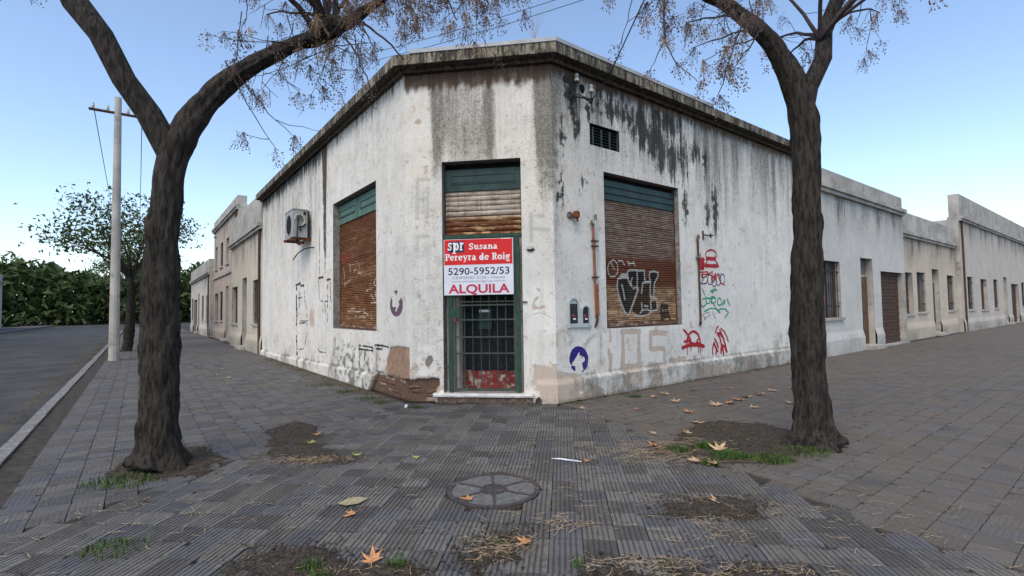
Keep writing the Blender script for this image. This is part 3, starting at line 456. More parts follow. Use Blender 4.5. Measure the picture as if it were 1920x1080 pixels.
    o, t, n = FR[w]; sh = np.zeros_like(u); k = math.tan(math.pi / 8)
    if w == 'f': sh = -disp * k * ss(.15, 0, u) + disp * k * ss(FW - .15, FW, u)
    else: sh = -disp * k * ss(.15, 0, u)
    X = o[0] + (u + sh) * t[0] + disp * n[0]; Y = o[1] + (u + sh) * t[1] + disp * n[1]
    nu, nzl = len(us), len(ZL); F = []
    uc = (us[:-1] + us[1:]) / 2; zc = (ZL[:-1] + ZL[1:]) / 2
    UC, ZC = np.meshgrid(uc, zc); hole = np.zeros(UC.shape, bool)
    for (a, b, c, d) in OPEN[w]: hole |= (UC > a) & (UC < b) & (ZC > c) & (ZC < d)
    J, I = np.where(~hole); a = J * nu + I
    F = np.stack([a, a + 1, a + nu + 1, a + nu], 1)
    if w == 'l': F = F[:, ::-1]
    ob = mk('wall', np.stack([X, Y, z], 1), F.tolist(), M['wall'], BLD, smooth=True)
    c01 = lambda x: np.clip(x, 0, 1)
    one = np.ones_like(u)
    fattr(ob, 'stain', np.stack([c01(g), c01(mold), c01(peel), one], 1)); fattr(ob, 'more', np.stack([c01(bare), c01(brown), c01(ghost), one], 1)); fattr(ob, 'paint', np.stack([c01(blue), c01(purp), c01(cem), one], 1))
    return ob
LLEN, RLEN = 11.0, 9.0
wall('f', FW, FW, .0205, None)
wall('l', LLEN, 7.0, .032, .07)
wall('r', RLEN, 5.2, .026, .07)
# far side walls and roof slab so that the block is closed
mb = MB(); a0, a1 = lp('l', LLEN, 0), lp('r', RLEN, 0)
bl = lp('l', LLEN, -5); br = lp('r', RLEN, -5)
for (p, q) in ((a0, bl), (a1, br)):
    mb.add([(*p, 0), (*q, 0), (*q, 5.1), (*p, 5.1)], [(0, 1, 2, 3)])
mb.build('side_wall', M['reveal'], BLD)
mk('roof', [(*a0, 5.2), (*WL, 5.2), (*WR, 5.2), (*a1, 5.2), (*br, 5.2), (*bl, 5.2)], [(0, 1, 2, 3, 4, 5)], M['roof'], BLD)
# cornice: mitred profile along the three walls
def sweep(prof, w, u0, u1, m0, m1, sub=1):
    V = []; N = len(prof); k = math.tan(math.pi / 8); S = sub + 1
    for j in range(S):
        f = j / sub
        for (d, z) in prof: V.append(P(w, (u0 - m0 * d * k) * (1 - f) + (u1 + m1 * d * k) * f, d, z))
    F = [(j * N + i, j * N + (i + 1) % N, (j + 1) * N + (i + 1) % N, (j + 1) * N + i) for j in range(sub) for i in range(N)] + [tuple(range(N)), tuple(range((S - 1) * N, S * N))]
    return V, F
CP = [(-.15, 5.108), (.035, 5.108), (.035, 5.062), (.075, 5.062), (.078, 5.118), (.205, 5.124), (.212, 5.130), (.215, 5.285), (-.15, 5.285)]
CP_F = [(.078, 5.119), (.205, 5.124)]
for w, u0, u1, m0, m1 in (('f', 0, FW, 1, 1), ('l', 0, LLEN, 1, 0), ('r', 0, RLEN, 1, 0)):
    pr = CP
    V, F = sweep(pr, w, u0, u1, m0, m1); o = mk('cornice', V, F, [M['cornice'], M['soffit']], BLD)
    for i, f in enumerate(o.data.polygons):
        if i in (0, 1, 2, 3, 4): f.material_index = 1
CAP = [(.0, 5.286), (.228, 5.286), (.232, 5.342), (.20, 5.352), (0, 5.352)]
def capping(w, u0, u1, m0, m1):
    V, F = sweep(CAP, w, u0, u1, m0, m1); mk('capping', V, F, M['cap'], BLD)
capping('f', .16, .95, 0, 0); capping('f', .953, 1.72, 0, 0); capping('f', 1.723, FW, 0, 1); capping('r', 0, .40, 1, 0); capping('r', .43, 2.4, 0, 0); capping('r', 2.41, 4.1, 0, 0)
# reveals
def reveal(w, o, dep, mat, bottom=True, nm='reveal'):
    a, b, c, d = o; m = MB(); t = .05; f = -.003
    m.wbox(w, a - t, a, -dep, f, c - t, d + t); m.wbox(w, b, b + t, -dep, f, c - t, d + t); m.wbox(w, a, b, -dep, f, d, d + t)
    if bottom: m.wbox(w, a, b, -dep, f, c - t, c)
    return m.build(nm, mat, BLD)
reveal('r', OPEN['r'][0], .3, M['reveal']); reveal('l', OPEN['l'][0], .3, M['reveal']); reveal('f', OPEN['f'][0], .5, M['reveal'], False); reveal('r', OPEN['r'][1], .15, M['void'])

# ------------------------------------------------------------------ roller shutters
def shutter(w, u0, u1, z0, z1, d, pitch, tone, spray, bulge, name, label, du):
    SH = thing(name, (0, 0, 0)); SH.parent = BLD; SH.location = Vector(P(w, (u0 + u1) / 2, d, z0)) - ROOT[BLD]; ROOT[SH] = Vector(P(w, (u0 + u1) / 2, d, z0)); SH['label'] = label
    m = MB(); m.wbox(w, u0 - .03, u0 + .022, d - .05, d + .022, z0, z1 + .3); m.wbox(w, u1 - .022, u1 + .03, d - .05, d + .022, z0, z1 + .3); m.build('guide_rail', M['pipe_dark'], SH)
    MB().wbox(w, u0 - .03, u1 + .03, d - .09, d - .06, z0, z1 + .4).build('backing', M['void'], SH)
    n = int(round((z1 - z0) / pitch)); us = np.linspace(u0 + .02, u1 - .02, max(8, int((u1 - u0) / du)))
    prof = [(-.4, .0), (.02, .0), (.6, .14), (1., .38), (.85, .66), (.15, .90), (-.6, .97)]
    for i in range(n):
        zb = z0 + i * pitch; sag = .002 * rng.standard_normal()
        V = []; A = []
        for (pd, pz) in prof:
            zz = zb + pz * pitch + sag
            for uu in us: V.append(P(w, uu, d + pd * bulge, zz + .002 * math.sin(uu * 3 + i))); A.append((uu, zz))
        A = np.array(A); nu = len(us)
        F = [(a * nu + b, a * nu + b + 1, (a + 1) * nu + b + 1, (a + 1) * nu + b) for a in range(len(prof) - 1) for b in range(nu - 1)]
        if w == 'l': F = [f[::-1] for f in F]
        o = mk('slat', V, F, M['slat'], SH)
        fattr(o, 'tone', tone(A[:, 0], A[:, 1])); fattr(o, 'spray', spray(A[:, 0], A[:, 1]))
    return SH
def lay(base, col, a):
    a = np.clip(a, 0, 1)[:, None]; al = np.maximum(base[:, 3:], a); rgb = base[:, :3] * (1 - a) + np.array(col) * a
    return np.concatenate([np.where(base[:, 3:] < .01, np.array(col), rgb), al], 1)
def cov(d, r=.008): return np.clip(.5 + d / (2 * r), 0, 1)
def spray_r(u, z):
    s = np.zeros((len(u), 4))
    if not ((z > 1.1) & (z < 2.4)).any(): return s
    for p in SH_DARK: s = lay(s, (.030, .016, .010), .75 * cov(sdpoly(u, z, p)))
    for p in SH_BLACK: s = lay(s, (.012, .014, .013), cov(sdpoly(u, z, p)))
    for p in SH_TAG: s = lay(s, (.022, .016, .014), cov(.024 - dline(u, z, p)))
    for p in SH_WHITE: s = lay(s, (.50, .50, .47), (.95 if p[0][1] < 2.1 else .7) * cov(.0135 - dline(u, z, p)))
    return s
def tone_r(u, z):
    n = fbm(u * 3, z * 14, 71)[:, None]
    a = np.array((.25, .205, .17)); b = np.array((.135, .047, .022)); c = np.array((.50, .34, .20)); e = np.array((.25, .15, .085))
    zz = z + .04 * (fbm(u * 5, z * 2, 73) - .5)
    t1 = ss(2.35, 2.15, zz)[:, None]; t2 = ss(1.80, 1.70, zz)[:, None]
    col = a * (1 - t1) + b * t1; mid = c * (.55 + .8 * n) * (.6 + .4 * n) + e * .3; col = col * (1 - t2) + mid * t2
    red = (ss(1.95, 1.9, zz) * ss(1.78, 1.83, zz) * ss(2.0, 1.2, u))[:, None]; col = col * (1 - .6 * red) + np.array((.17, .03, .02)) * .6 * red
    return np.concatenate([np.clip(col * (.75 + .5 * n), 0, 1), .35 + 0 * n], 1)
def spray_l(u, z):
    s = np.zeros((len(u), 4))
    s = lay(s, (.26, .055, .045), cov(sdpoly(u, z, SL_RED)) * .85)
    for p in SL_WHITE: s = lay(s, (.55, .47, .36), .9 * cov(.018 - dline(u, z, p)) * (fbm(u * 30, z * 30, 5) > .42))
    return s
def tone_l(u, z):
    n = fbm(u * 3, z * 12, 81)[:, None]; a = np.array((.215, .088, .030)); b = np.array((.42, .25, .12))
    t = (.8 * cov(sdpoly(u, z, SL_TAN), .05) + .45 * ss(1.6, 1.2, z) + .3 * ss(.03, .0, np.abs(z - 2.86 + .0 * u)) + .25 * ss(.42, .7, n[:, 0]))[:, None]; t = np.clip(t, 0, 1)
    return np.concatenate([np.clip((a * (1 - t) + b * t) * (.75 + .5 * n), 0, 1), .45 + 0 * n], 1)
def tone_f(u, z):
    n = fbm(u * 4, z * 9, 91)[:, None]; a = np.array((.42, .37, .32)); b = np.array((.40, .255, .125))
    t = ss(2.86, 2.76, z)[:, None]; al = ss(2.88, 2.72, z) * .95 + .12
    return np.concatenate([np.clip((a * (1 - t) + b * t) * (.8 + .4 * n), 0, 1), al[:, None]], 1)
none = lambda u, z: np.zeros((len(u), 4))
SR = shutter('r', 1.107, 3.152, 1.135, 3.30, -.115, 0.034, tone_r, spray_r, .011, 'roller_shutter', 'rusty shutter with a black and white throw-up', .012)
SL = shutter('l', 1.168, 3.54, 1.125, 3.37, -.16, 0.034, tone_l, spray_l, .012, 'roller_shutter', 'brown rusted shutter with pale scratches', .018)
SF = shutter('f', .587, 1.808, 2.515, 3.31, -.15, .0795, tone_f, none, .012, 'roller_shutter', 'half-lowered shutter above the sign, rusted along its lower slats', .02)
def bottom_bar(SH, w, u0, u1, d, z0, z1, rz):
    us = np.linspace(u0 + .005, u1 - .005, 90); V = []; A = []
    for dd, z in ((d - .02, z0 + .02), (d + .016, z0 + .02), (d + .02, z1 - .008), (d - .02, z1)):
        for u in us: V.append(P(w, u, dd, z)); A.append((u, z))
    A = np.array(A); nu = len(us); F = [(a * nu + b, a * nu + b + 1, (a + 1) * nu + b + 1, (a + 1) * nu + b) for a in range(3) for b in range(nu - 1)]
    o = mk('bottom_bar', V, F, M['slat'], SH); n = fbm(A[:, 0] * 6, A[:, 1] * 8, 13)[:, None]
    fattr(o, 'tone', np.concatenate([np.array((.44, .36, .27)) * (.7 + .5 * n), .8 + 0 * n], 1)); fattr(o, 'spray', np.zeros((len(A), 4)))
    MB().wbox(w, u0 + .004, u1 - .004, d - .03, d + .03, z0, z0 + .022).build('bottom_angle', M['pipe_dark'], SH)
bottom_bar(SR, 'r', 1.107, 3.152, -.112, 1.052, 1.135, 0); bottom_bar(SL, 'l', 1.168, 3.54, -.155, 1.045, 1.125, 0)
def panel_box(SH, w, u0, u1, z0, z1, d, mat, insets, mul=()):
    m = MB(); m.wbox(w, u0, u1, d - .05, d, z0, z1); p = m.build('transom_panel', mat, SH); 
    for (a, b, c, e) in insets:
        q = MB(); t = .014; f = d + .010
        q.wbox(w, a, b, d - .002, f, c, c + t); q.wbox(w, a, b, d - .002, f, e - t, e); q.wbox(w, a, a + t, d - .002, f, c + t, e - t); q.wbox(w, b - t, b, d - .002, f, c + t, e - t)
        q.build('panel_moulding', M['green'], SH)
        MB().wbox(w, a + t + .012, b - t - .012, d - .002, d + .006, c + t + .012, e - t - .012).build('raised_panel', mat, SH)
    for u in mul: MB().wbox(w, u - .006, u + .006, d - .002, d + .008, z0, z1).build('panel_joint', M['green'], SH)
panel_box(SR, 'r', 1.112, 3.147, 3.175, 3.50, -.085, M['green'], [])
for zz in (3.275, 3.39): MB().wbox('r', 1.12, 3.10, -.087, -.073, zz, zz + .014).build('panel_moulding', M['black'], SR)
panel_box(SL, 'l', 1.173, 3.535, 3.225, 3.62, -.125, M['green_pale'], [(2.54, 3.50, 3.355, 3.50), (1.30, 2.27, 3.355, 3.50)], (2.40,))
panel_box(SF, 'f', .592, 1.803, 3.225, 3.56, -.12, M['green'], [(.70, 1.71, 3.33, 3.475)])

# ------------------------------------------------------------------ door recess, door and gate
DR = thing('door', (0, 0, 0)); DR.parent = BLD; DR.location = Vector(P('f', 1.2, -.3, .1)) - ROOT[BLD]; ROOT[DR] = Vector(P('f', 1.2, -.3, .1))
MB().wbox('f', .592, .79, -.44, -.18, .146, 2.5).build('jamb_panel', M['reveal_pale'], DR); MB().wbox('f', 1.655, 1.803, -.44, -.18, .146, 2.5).build('jamb_panel', M['reveal_pale'], DR)
MB().wbox('f', .5, 1.9, -.56, -.45, .1, 2.56).build('door_leaf', M['door_blue'], DR)
for a, b in ((.80, 1.0), (1.02, 1.22), (1.24, 1.44), (1.46, 1.645)): MB().wbox('f', a, b, -.452, -.43, .45, 2.4).build('door_board', M['dark'], DR)
us = np.linspace(.80, 1.65, 40); zs = np.linspace(.15, .43, 16); V = []; F = []
for z in zs:
    for u in us: V.append(P('f', u, -.405 + .012 * vn(u * 20, z * 20, 3), z + (.02 * (vn(u * 14, 0, 7) - .5) if z > .4 else 0)))
F = [(j * 40 + i, j * 40 + i + 1, (j + 1) * 40 + i + 1, (j + 1) * 40 + i) for j in range(15) for i in range(39)]
mk('kick_panel', V, F, M['red_peel'], DR, label='peeling red and white panel at the foot of the door')
mm = MB(); mm.wbox('f', .80, .84, -.43, -.40, .15, 2.4); mm.wbox('f', 1.61, 1.65, -.43, -.40, .15, 2.4); mm.build('door_frame', M['green_gate'], DR)
MB().wbox('f', 1.05, 1.265, -.43, -.39, 1.08, 1.40).build('letter_box', M['green'], DR); MB().wbox('f', 1.07, 1.235, -.389, -.384, 1.345, 1.385).build('letter_box_label', M['letter_white'], DR)
GT = thing('security_gate', (0, 0, 0)); GT.parent = BLD; GT.location = Vector(P('f', 1.2, -.04, .146)) - ROOT[BLD]; ROOT[GT] = Vector(P('f', 1.2, -.04, .146))
def gpart(nm, u0, u1, z0, z1, d0=-.06, d1=-.02, m='green_gate', **k): return MB().wbox('f', u0, u1, d0, d1, z0, z1).build(nm, M[m], GT, **k)
gpart('gate_post', .665, .728, .147, 2.47); gpart('gate_post', 1.702, 1.762, .147, 2.47); gpart('top_rail', .60, 1.795, 2.475, 2.53, -.065, -.015)
gpart('leaf_stile', .745, .775, .16, 2.46, -.055, -.025, 'bar'); gpart('leaf_stile', 1.665, 1.695, .16, 2.46, -.055, -.025, 'bar')
for z in (1.445, 1.225, .965, .72): gpart('gate_rail', .776, 1.664, z, z + .022, -.052, -.028, 'bar')
gpart('gate_rail', .776, 1.664, .165, .205, -.055, -.025, 'bar'); gpart('gate_rail', .776, 1.664, 1.50, 1.515, -.05, -.03, 'bar')
for u in np.linspace(.776, 1.664, 8)[1:-1]:
    mm = MB(); mm.tube([P('f', u + random.uniform(-.003, .003), -.066, .19), P('f', u, -.066, 2.46)], .0075, 6); mm.build('gate_bar', M['bar'], GT)
gpart('lock_plate', .72, .835, 1.215, 1.435, -.024, -.012, 'green_gate'); gpart('lock_bolt', .742, .79, 1.20, 1.27, -.0115, .004, 'red_peel')
for z in (1.30, .52): gpart('hinge_bracket', .59, .664, z, z + .03, -.05, -.03, 'bar')
gpart('hinge_bracket', 1.763, 1.806, 1.33, 1.365, -.05, -.03, 'bar'); gpart('hinge_bracket', 1.80, 1.875, 1.485, 1.50, -.003, .03, 'pipe_dark')
# step
mm = MB(); V = []
for i, u in enumerate(np.linspace(.44, 1.945, 26)):
    j = lambda k: .006 * (vn(i * 1.3, k, 5) - .5)
    V += [P('f', u, -.42, .092), P('f', u, .075 + j(1), .094), P('f', u, .082 + j(2), .12), P('f', u, .074 + j(3), .142 + j(4) * .4), P('f', u, -.42, .146)]
F = [(i * 5 + k, i * 5 + (k + 1) % 5, (i + 1) * 5 + (k + 1) % 5, (i + 1) * 5 + k) for i in range(25) for k in range(5)] + [(0, 1, 2, 3, 4), tuple(25 * 5 + k for k in (4, 3, 2, 1, 0))]
mk('doorstep', V, F, M['marble'], BLD); MB().wbox('f', .50, 1.93, -.40, .045, 0, .091).build('step_riser', M['riser'], BLD)

# ------------------------------------------------------------------ vent grille
VG = thing('vent_grille', (0, 0, 0)); VG.parent = BLD; VG.location = Vector(P('r', 1.16, -.05, 3.985)) - ROOT[BLD]; ROOT[VG] = Vector(P('r', 1.16, -.05, 3.985))
MB().wbox('r', .806, 1.515, -.16, -.12, 3.985, 4.338).build('vent_back', M['void'], VG)
for i in range(7):
    z = 4.0 + i * .049; mm = MB(); mm.hexa([P('r', .81, -.045, z), P('r', 1.51, -.045, z), P('r', 1.51, -.10, z + .032), P('r', .81, -.10, z + .032), P('r', .81, -.043, z + .007), P('r', 1.51, -.043, z + .007), P('r', 1.51, -.098, z + .039), P('r', .81, -.098, z + .039)]); mm.build('louvre', M['vent'], VG)
for u in (.90, 1.10, 1.30): MB().wbox('r', u, u + .03, -.042, -.03, 3.987, 4.30).build('mullion', M['vent'], VG)
mm = MB(); mm.wbox('r', .807, .822, -.05, -.02, 3.987, 4.336); mm.wbox('r', 1.499, 1.514, -.05, -.02, 3.987, 4.336); mm.build('vent_frame', M['vent'], VG)

# ------------------------------------------------------------------ bricks bared at the corner foot
def brick(w, u0, u1, z0, z1, dep, mat):
    j = lambda a: random.uniform(-a, a); c = []
    for d in (0, 1):
        pass
    zf = [(u0, z0), (u1, z0), (u1, z1), (u0, z1)]
    back = [P(w, a, -.09, b) for a, b in zf]
    mid = [P(w, a + j(.004), dep - .012 + j(.004), b + j(.003)) for a, b in zf]
    sg = [(1, 1), (-1, 1), (-1, -1), (1, -1)]
    frn = [P(w, a + s[0] * .016 + j(.010), dep + j(.008), b + s[1] * .013 + j(.007)) for (a, b), s in zip(zf, sg)]
    V = back + mid + frn; F = []
    for k in (0, 4):
        for i in range(4): F.append((k + i, k + (i + 1) % 4, k + 4 + (i + 1) % 4, k + 4 + i))
    F.append((8, 9, 10, 11))
    if w == 'l': F = [f[::-1] for f in F]
    mk('brick', V, F, mat, BLD)
for row in range(5):
    z0 = .004 + row * .062
    for w, end in (('l', 1.24 - .05 * row), ('f', .46 + .01 * row)):
        u = .012 + (0 if row % 2 else .10) * (1 if w == 'l' else .6)
        if u > .05: brick(w, .012, u - .008, z0, z0 + .054, -.040 + random.uniform(-.010, .008), M['brick'])
        while u < end:
            L = random.uniform(.15, .25); u1 = min(u + L, end)
            if u1 - u > .05 and random.random() < .93: brick(w, u + random.uniform(0, .01), u1 - random.uniform(.006, .016), z0 + random.uniform(0, .005), z0 + .056 + random.uniform(-.008, .004), -.040 + random.uniform(-.014, .012), M['brick_pale'] if random.random() < .18 else M['brick'])
            u = u1 + .003

m = MB(); hp = [(1.965, .004), (2.06, .004), (2.075, .05), (2.03, .10), (1.985, .075)]; m.add([P('f', a, .039, z) for a, z in hp] + [P('f', a, .030, z) for a, z in hp], [(0, 1, 2, 3, 4)] + [(i, i + 5, (i + 1) % 5 + 5, (i + 1) % 5) for i in range(5)]); m.build('broken_plaster', M['soffit'], BLD)

# ------------------------------------------------------------------ graffiti drawn on the walls
def ribbon(m, w, pts, wd, d):
    # resample, then a flat strip following the line
    pts = [np.array(p) for p in pts]; out = []
    for a, b in zip(pts[:-1], pts[1:]):
        n = max(1, int(np.hypot(*(b - a)) / .04))
        for k in range(n): out.append(a + (b - a) * k / n)
    out.append(pts[-1]); n = len(out); V = []
    for i, p in enumerate(out):
        t = out[min(i + 1, n - 1)] - out[max(i - 1, 0)]; L = np.hypot(*t); t = t / (L if L > 1e-9 else 1); q = np.array([-t[1], t[0]])
        h = wd / 2 * (.8 + .4 * random.random()) * (1 if 0 < i < n - 1 else .6)
        V += [P(w, *(p + q * h)[:1], d, (p + q * h)[1]), P(w, *(p - q * h)[:1], d, (p - q * h)[1])]
    m.add(V, [(2 * i, 2 * i + 1, 2 * i + 3, 2 * i + 2) for i in range(n - 1)])
def graffiti(rows, w, cols, names):
    for c in cols:
        for nm, lab, sel in names[c]:
            m = MB(); k = 0
            for col, wd, pts in rows:
                if col != c or not sel(pts): continue
                ribbon(m, w, pts, wd * (.92 if w == 'r' else 1.0), .0042 + .00035 * (k % 14)); k += 1
            if k: m.build(nm, M['sp_' + c], BLD, label=lab, kind='stuff' if nm == 'painted_outline' else None)
graffiti(RIB_R, 'r', ['red', 'navy', 'green', 'greyp'], {
    'red': [('graffiti_tag', 'red spray-painted face with dripping bar', lambda p: p[0][1] < 1.05 and p[0][0] < 3.9), ('graffiti_tag', 'red zigzag spray strokes', lambda p: p[0][1] < 1.05 and p[0][0] >= 3.9), ('graffiti_tag', 'red spray letters above the scribbles', lambda p: p[0][1] >= 1.05)],
    'navy': [('graffiti_tag', 'navy looping spray scribble', lambda p: True)], 'green': [('graffiti_tag', 'green looping spray lettering', lambda p: True)], 'greyp': [('graffiti_tag', 'faint grey scribble', lambda p: True)]})
def broken(rows):
    out = []
    for c, wd, pts in rows:
        for a, b in zip(pts[:-1], pts[1:]):
            a = np.array(a); b = np.array(b); L = np.hypot(*(b - a)); n = max(1, int(L / .09))
            for k in range(n):
                if random.random() < .86: out.append((c, wd * random.uniform(.6, 1.1), [tuple(a + (b - a) * k / n), tuple(a + (b - a) * min(1, (k + random.uniform(.8, 1.12)) / n))]))
    return out
graffiti(broken(RIB_L), 'l', ['black'], {'black': [('painted_outline', 'worn black outlines of old letters beside the window', lambda p: p[0][0] > 3.6), ('painted_outline', 'worn black outlines under the window', lambda p: p[0][0] <= 3.6)]})

# ------------------------------------------------------------------ sign
SG = thing('rental_sign', P('f', 1.14, .0, 1.612), 'red and white ALQUILA rental sign fixed to the front gate', 'sign')
su0, su1, sz0, sz1 = .609, 1.675, 1.612, 2.458; SW, SHH = su1 - su0, sz1 - sz0
MB().wbox('f', su0, su1, -.014, .006, sz0, sz1).build('panel', M['white_vinyl'], SG)
ms = MB(); ms.wbox('f', su0 - .004, su1 + .004, -.016, .004, sz0 - .006, sz0 - .0002); ms.wbox('f', su0 - .006, su0 - .0002, -.016, .004, sz0, sz1); ms.build('sign_edge', M['grey_metal'], SG)
zr = sz1 - .46 * SHH
MB().wbox('f', su0 + .008, su1 - .012, .0062, .0085, zr, sz1 - .006).build('red_band', M['red_flat'], SG)
def S(x, y): return su0 + x / 1278 * 142 / 130.8 * 1.0, None
def sx(x): return su0 + (x - 45) / (1205 - 45) * SW
def sz(y): return sz1 - (y - 75) / (1010 - 75) * SHH
MB().wbox('f', sx(128), sx(392), .0087, .0098, sz(295), sz(112)).build('logo_square', M['navy_ink'], SG)
def text(s, x0, x1, y0, y1, mat, d, bold=0., name='lettering', slab=False, pr=None):
    """letters as flat mesh: fills the box x0..x1, y0(top)..y1(baseline) of the sign"""
    cu = bpy.data.curves.new('t', 'FONT'); cu.body = s; cu.size = 1; cu.offset = bold; cu.resolution_u = 3; cu.fill_mode = 'FRONT'
    ob = bpy.data.objects.new('t', cu); COL.objects.link(ob); bpy.context.view_layer.update()
    me = bpy.data.meshes.new_from_object(ob.evaluated_get(bpy.context.evaluated_depsgraph_get())); co = np.empty(len(me.vertices) * 3); me.vertices.foreach_get('co', co); co = co.reshape(-1, 3)
    F = [tuple(p.vertices) for p in me.polygons]; bpy.data.objects.remove(ob); bpy.data.curves.remove(cu); bpy.data.meshes.remove(me)
    if pr is None: mx0, mx1, my0, my1 = co[:, 0].min(), co[:, 0].max(), 0, .69
    else: mx0, mx1, my0, my1 = co[:, 0].min(), co[:, 0].max(), pr[0], pr[1]
    a0, a1, b0, b1 = sx(x0), sx(x1), sz(y1), sz(y0)
    V = [P('f', a0 + (x - mx0) / (mx1 - mx0) * (a1 - a0), d, b0 + (y - my0) / (my1 - my0) * (b1 - b0)) for x, y, _ in co]
    mk(name, V, F, M[mat], SG)
# slab-serif letters drawn stroke by stroke (unit: x-height 1, cap height 1.4)
GL = {}
def arcp(cx, cy, rx, ry, a0, a1, n=12): return [(cx + rx * math.cos(RAD(a)), cy + ry * math.sin(RAD(a))) for a in np.linspace(a0, a1, n)]
T, t_ = .30, .17
def bowl(cx, cy, rx, ry, a0=0, a1=360): return ('o', cx, cy, rx, ry, a0, a1)
GL['S'] = (1.0, [('p', [(.88, 1.12), (.80, 1.28), (.5, 1.33), (.2, 1.22), (.16, 1.0), (.3, .82), (.62, .66), (.80, .48), (.78, .22), (.5, .07), (.2, .13), (.1, .32)], .24), ('r', .82, 1.0, .94, 1.38), ('r', .04, .02, .15, .40)])
GL['P'] = (1.0, [('r', .16, 0, .46, 1.4), ('r', 0, 0, .62, .13), ('r', 0, 1.27, .5, 1.4), bowl(.52, 1.03, .36, .30, -90, 90), ('r', .4, 1.24, .56, 1.4), ('r', .4, .64, .56, .80)])
GL['R'] = (1.12, [('r', .16, 0, .46, 1.4), ('r', 0, 0, .6, .13), ('r', 0, 1.27, .5, 1.4), bowl(.52, 1.03, .34, .30, -90, 90), ('r', .4, 1.24, .56, 1.4), ('r', .4, .64, .56, .80), ('p', [(.58, .70), (.74, .40), (.88, .10), (1.02, .07)], .27)])
GL['u'] = (1.05, [('r', .12, .25, .40, 1.0), ('r', 0, .88, .3, 1.0), ('p', [(.26, .3), (.32, .12), (.5, .10), (.7, .22)], .22), ('r', .62, 0, .90, 1.0), ('r', .52, .88, .7, 1.0), ('r', .8, 0, 1.02, .12)])
GL['s'] = (.78, [('p', [(.66, .78), (.52, .92), (.3, .92), (.18, .76), (.32, .58), (.56, .44), (.60, .24), (.42, .09), (.2, .11), (.1, .26)], .20), ('r', .58, .68, .68, .98), ('r', .06, .02, .16, .30)])
GL['a'] = (.92, [('p', [(.14, .72), (.28, .90), (.52, .90), (.58, .7)], .20), ('r', .46, .1, .74, .76), ('r', .7, 0, .90, .13), bowl(.34, .27, .20, .21), ])
GL['n'] = (1.08, [('r', .12, 0, .40, 1.0), ('r', 0, .88, .3, 1.0), ('r', 0, 0, .5, .12), ('p', [(.36, .74), (.5, .9), (.68, .88), (.76, .7)], .22), ('r', .64, 0, .92, .74), ('r', .56, 0, 1.04, .12)])
GL['e'] = (.88, [bowl(.44, .5, .32, .40, 10, 320), ('r', .2, .46, .78, .60)])
GL['r'] = (.78, [('r', .12, 0, .40, 1.0), ('r', 0, .88, .3, 1.0), ('r', 0, 0, .54, .12), ('p', [(.36, .7), (.48, .88), (.68, .86)], .24)])
GL['y'] = (1.0, [('p', [(.2, .92), (.36, .5), (.5, .12)], .27), ('p', [(.84, .92), (.62, .35), (.44, -.18), (.26, -.32), (.12, -.28)], .18), ('r', .02, .88, .44, 1.0), ('r', .62, .88, 1.0, 1.0)])
GL['d'] = (1.05, [('r', .58, 0, .86, 1.42), ('r', .46, 1.3, .7, 1.42), ('r', .8, 0, 1.0, .12), bowl(.38, .48, .25, .40)])
GL['o'] = (.95, [bowl(.46, .5, .33, .40)])
GL['i'] = (.58, [('r', .14, 0, .42, 1.0), ('r', 0, .88, .3, 1.0), ('r', 0, 0, .56, .12), ('r', .14, 1.18, .42, 1.44)])
GL['g'] = (.98, [bowl(.38, .58, .24, .30), ('r', .62, .82, .94, .98), ('p', [(.30, .2), (.26, .06), (.5, 0), (.74, -.08), (.72, -.3), (.44, -.38), (.2, -.3), (.18, -.14), (.34, -.02)], .16)])
GL['p'] = (1.05, [('r', .14, -.42, .42, 1.0), ('r', 0, .88, .3, 1.0), ('r', 0, -.42, .56, -.30), bowl(.62, .5, .25, .40)])
def serif(s, x0, x1, ytop, ybase, cap, mat, d, nm='lettering'):
    # width in units
    W = sum(GL[c][0] + .06 if c != ' ' else .55 for c in s); ax = (sx(x1) - sx(x0)) / W; az = (sz(ytop) - sz(ybase)) / cap
    m = MB(); x = 0; k = 0
    def strip(pts, wd, closed=False):
        nonlocal k
        dd = d + .00012 * (k % 9); k += 1; n = len(pts); V = []
        for i, p in enumerate(pts):
            q0 = pts[(i - 1) % n if closed else max(i - 1, 0)]; q1 = pts[(i + 1) % n if closed else min(i + 1, n - 1)]
            tx, ty = q1[0] - q0[0], q1[1] - q0[1]; L = math.hypot(tx, ty) or 1; nx, ny = -ty / L, tx / L
            h = (wd(nx) if callable(wd) else wd) / 2
            for sgn in (1, -1): V.append(P('f', sx(x0) + (x + p[0] + sgn * nx * h) * ax, dd, sz(ybase) + (p[1] + sgn * ny * h) * az))
        m.add(V, [(2 * i, 2 * i + 1, 2 * ((i + 1) % n) + 1, 2 * ((i + 1) % n)) for i in range(n if closed else n - 1)])
    for c in s:
        if c == ' ': x += .55; continue
        for e in GL[c][1]:
            if e[0] == 'r': strip([((e[1] + e[3]) / 2, e[2]), ((e[1] + e[3]) / 2, e[4])], e[3] - e[1])
            elif e[0] == 'p': strip(e[1], e[2])
            else:
                full = e[6] - e[5] >= 360; pts = arcp(e[1], e[2], e[3], e[4], e[5], e[6] - (20 if full else 0), 18); strip(pts, lambda nx: .15 + .15 * abs(nx), full)
        x += GL[c][0] + .06
    m.build(nm, M[mat], SG)
serif('Susana', 470, 958, 150, 252, 1.4, 'letter_white', .0088)
serif('Pereyra de Roig', 66, 1164, 318, 432, 1.4, 'letter_white', .0088)
serif('spr', 108, 400, 130, 262, 1.0, 'letter_white', .0101, 'logo_lettering')
text('5290-5952/53', 118, 1140, 556, 672, 'navy_ink', .0066, .012)
text('CESPEDES 2134 - Haedo', 190, 1066, 702, 744, 'grey_ink', .0066, .0)
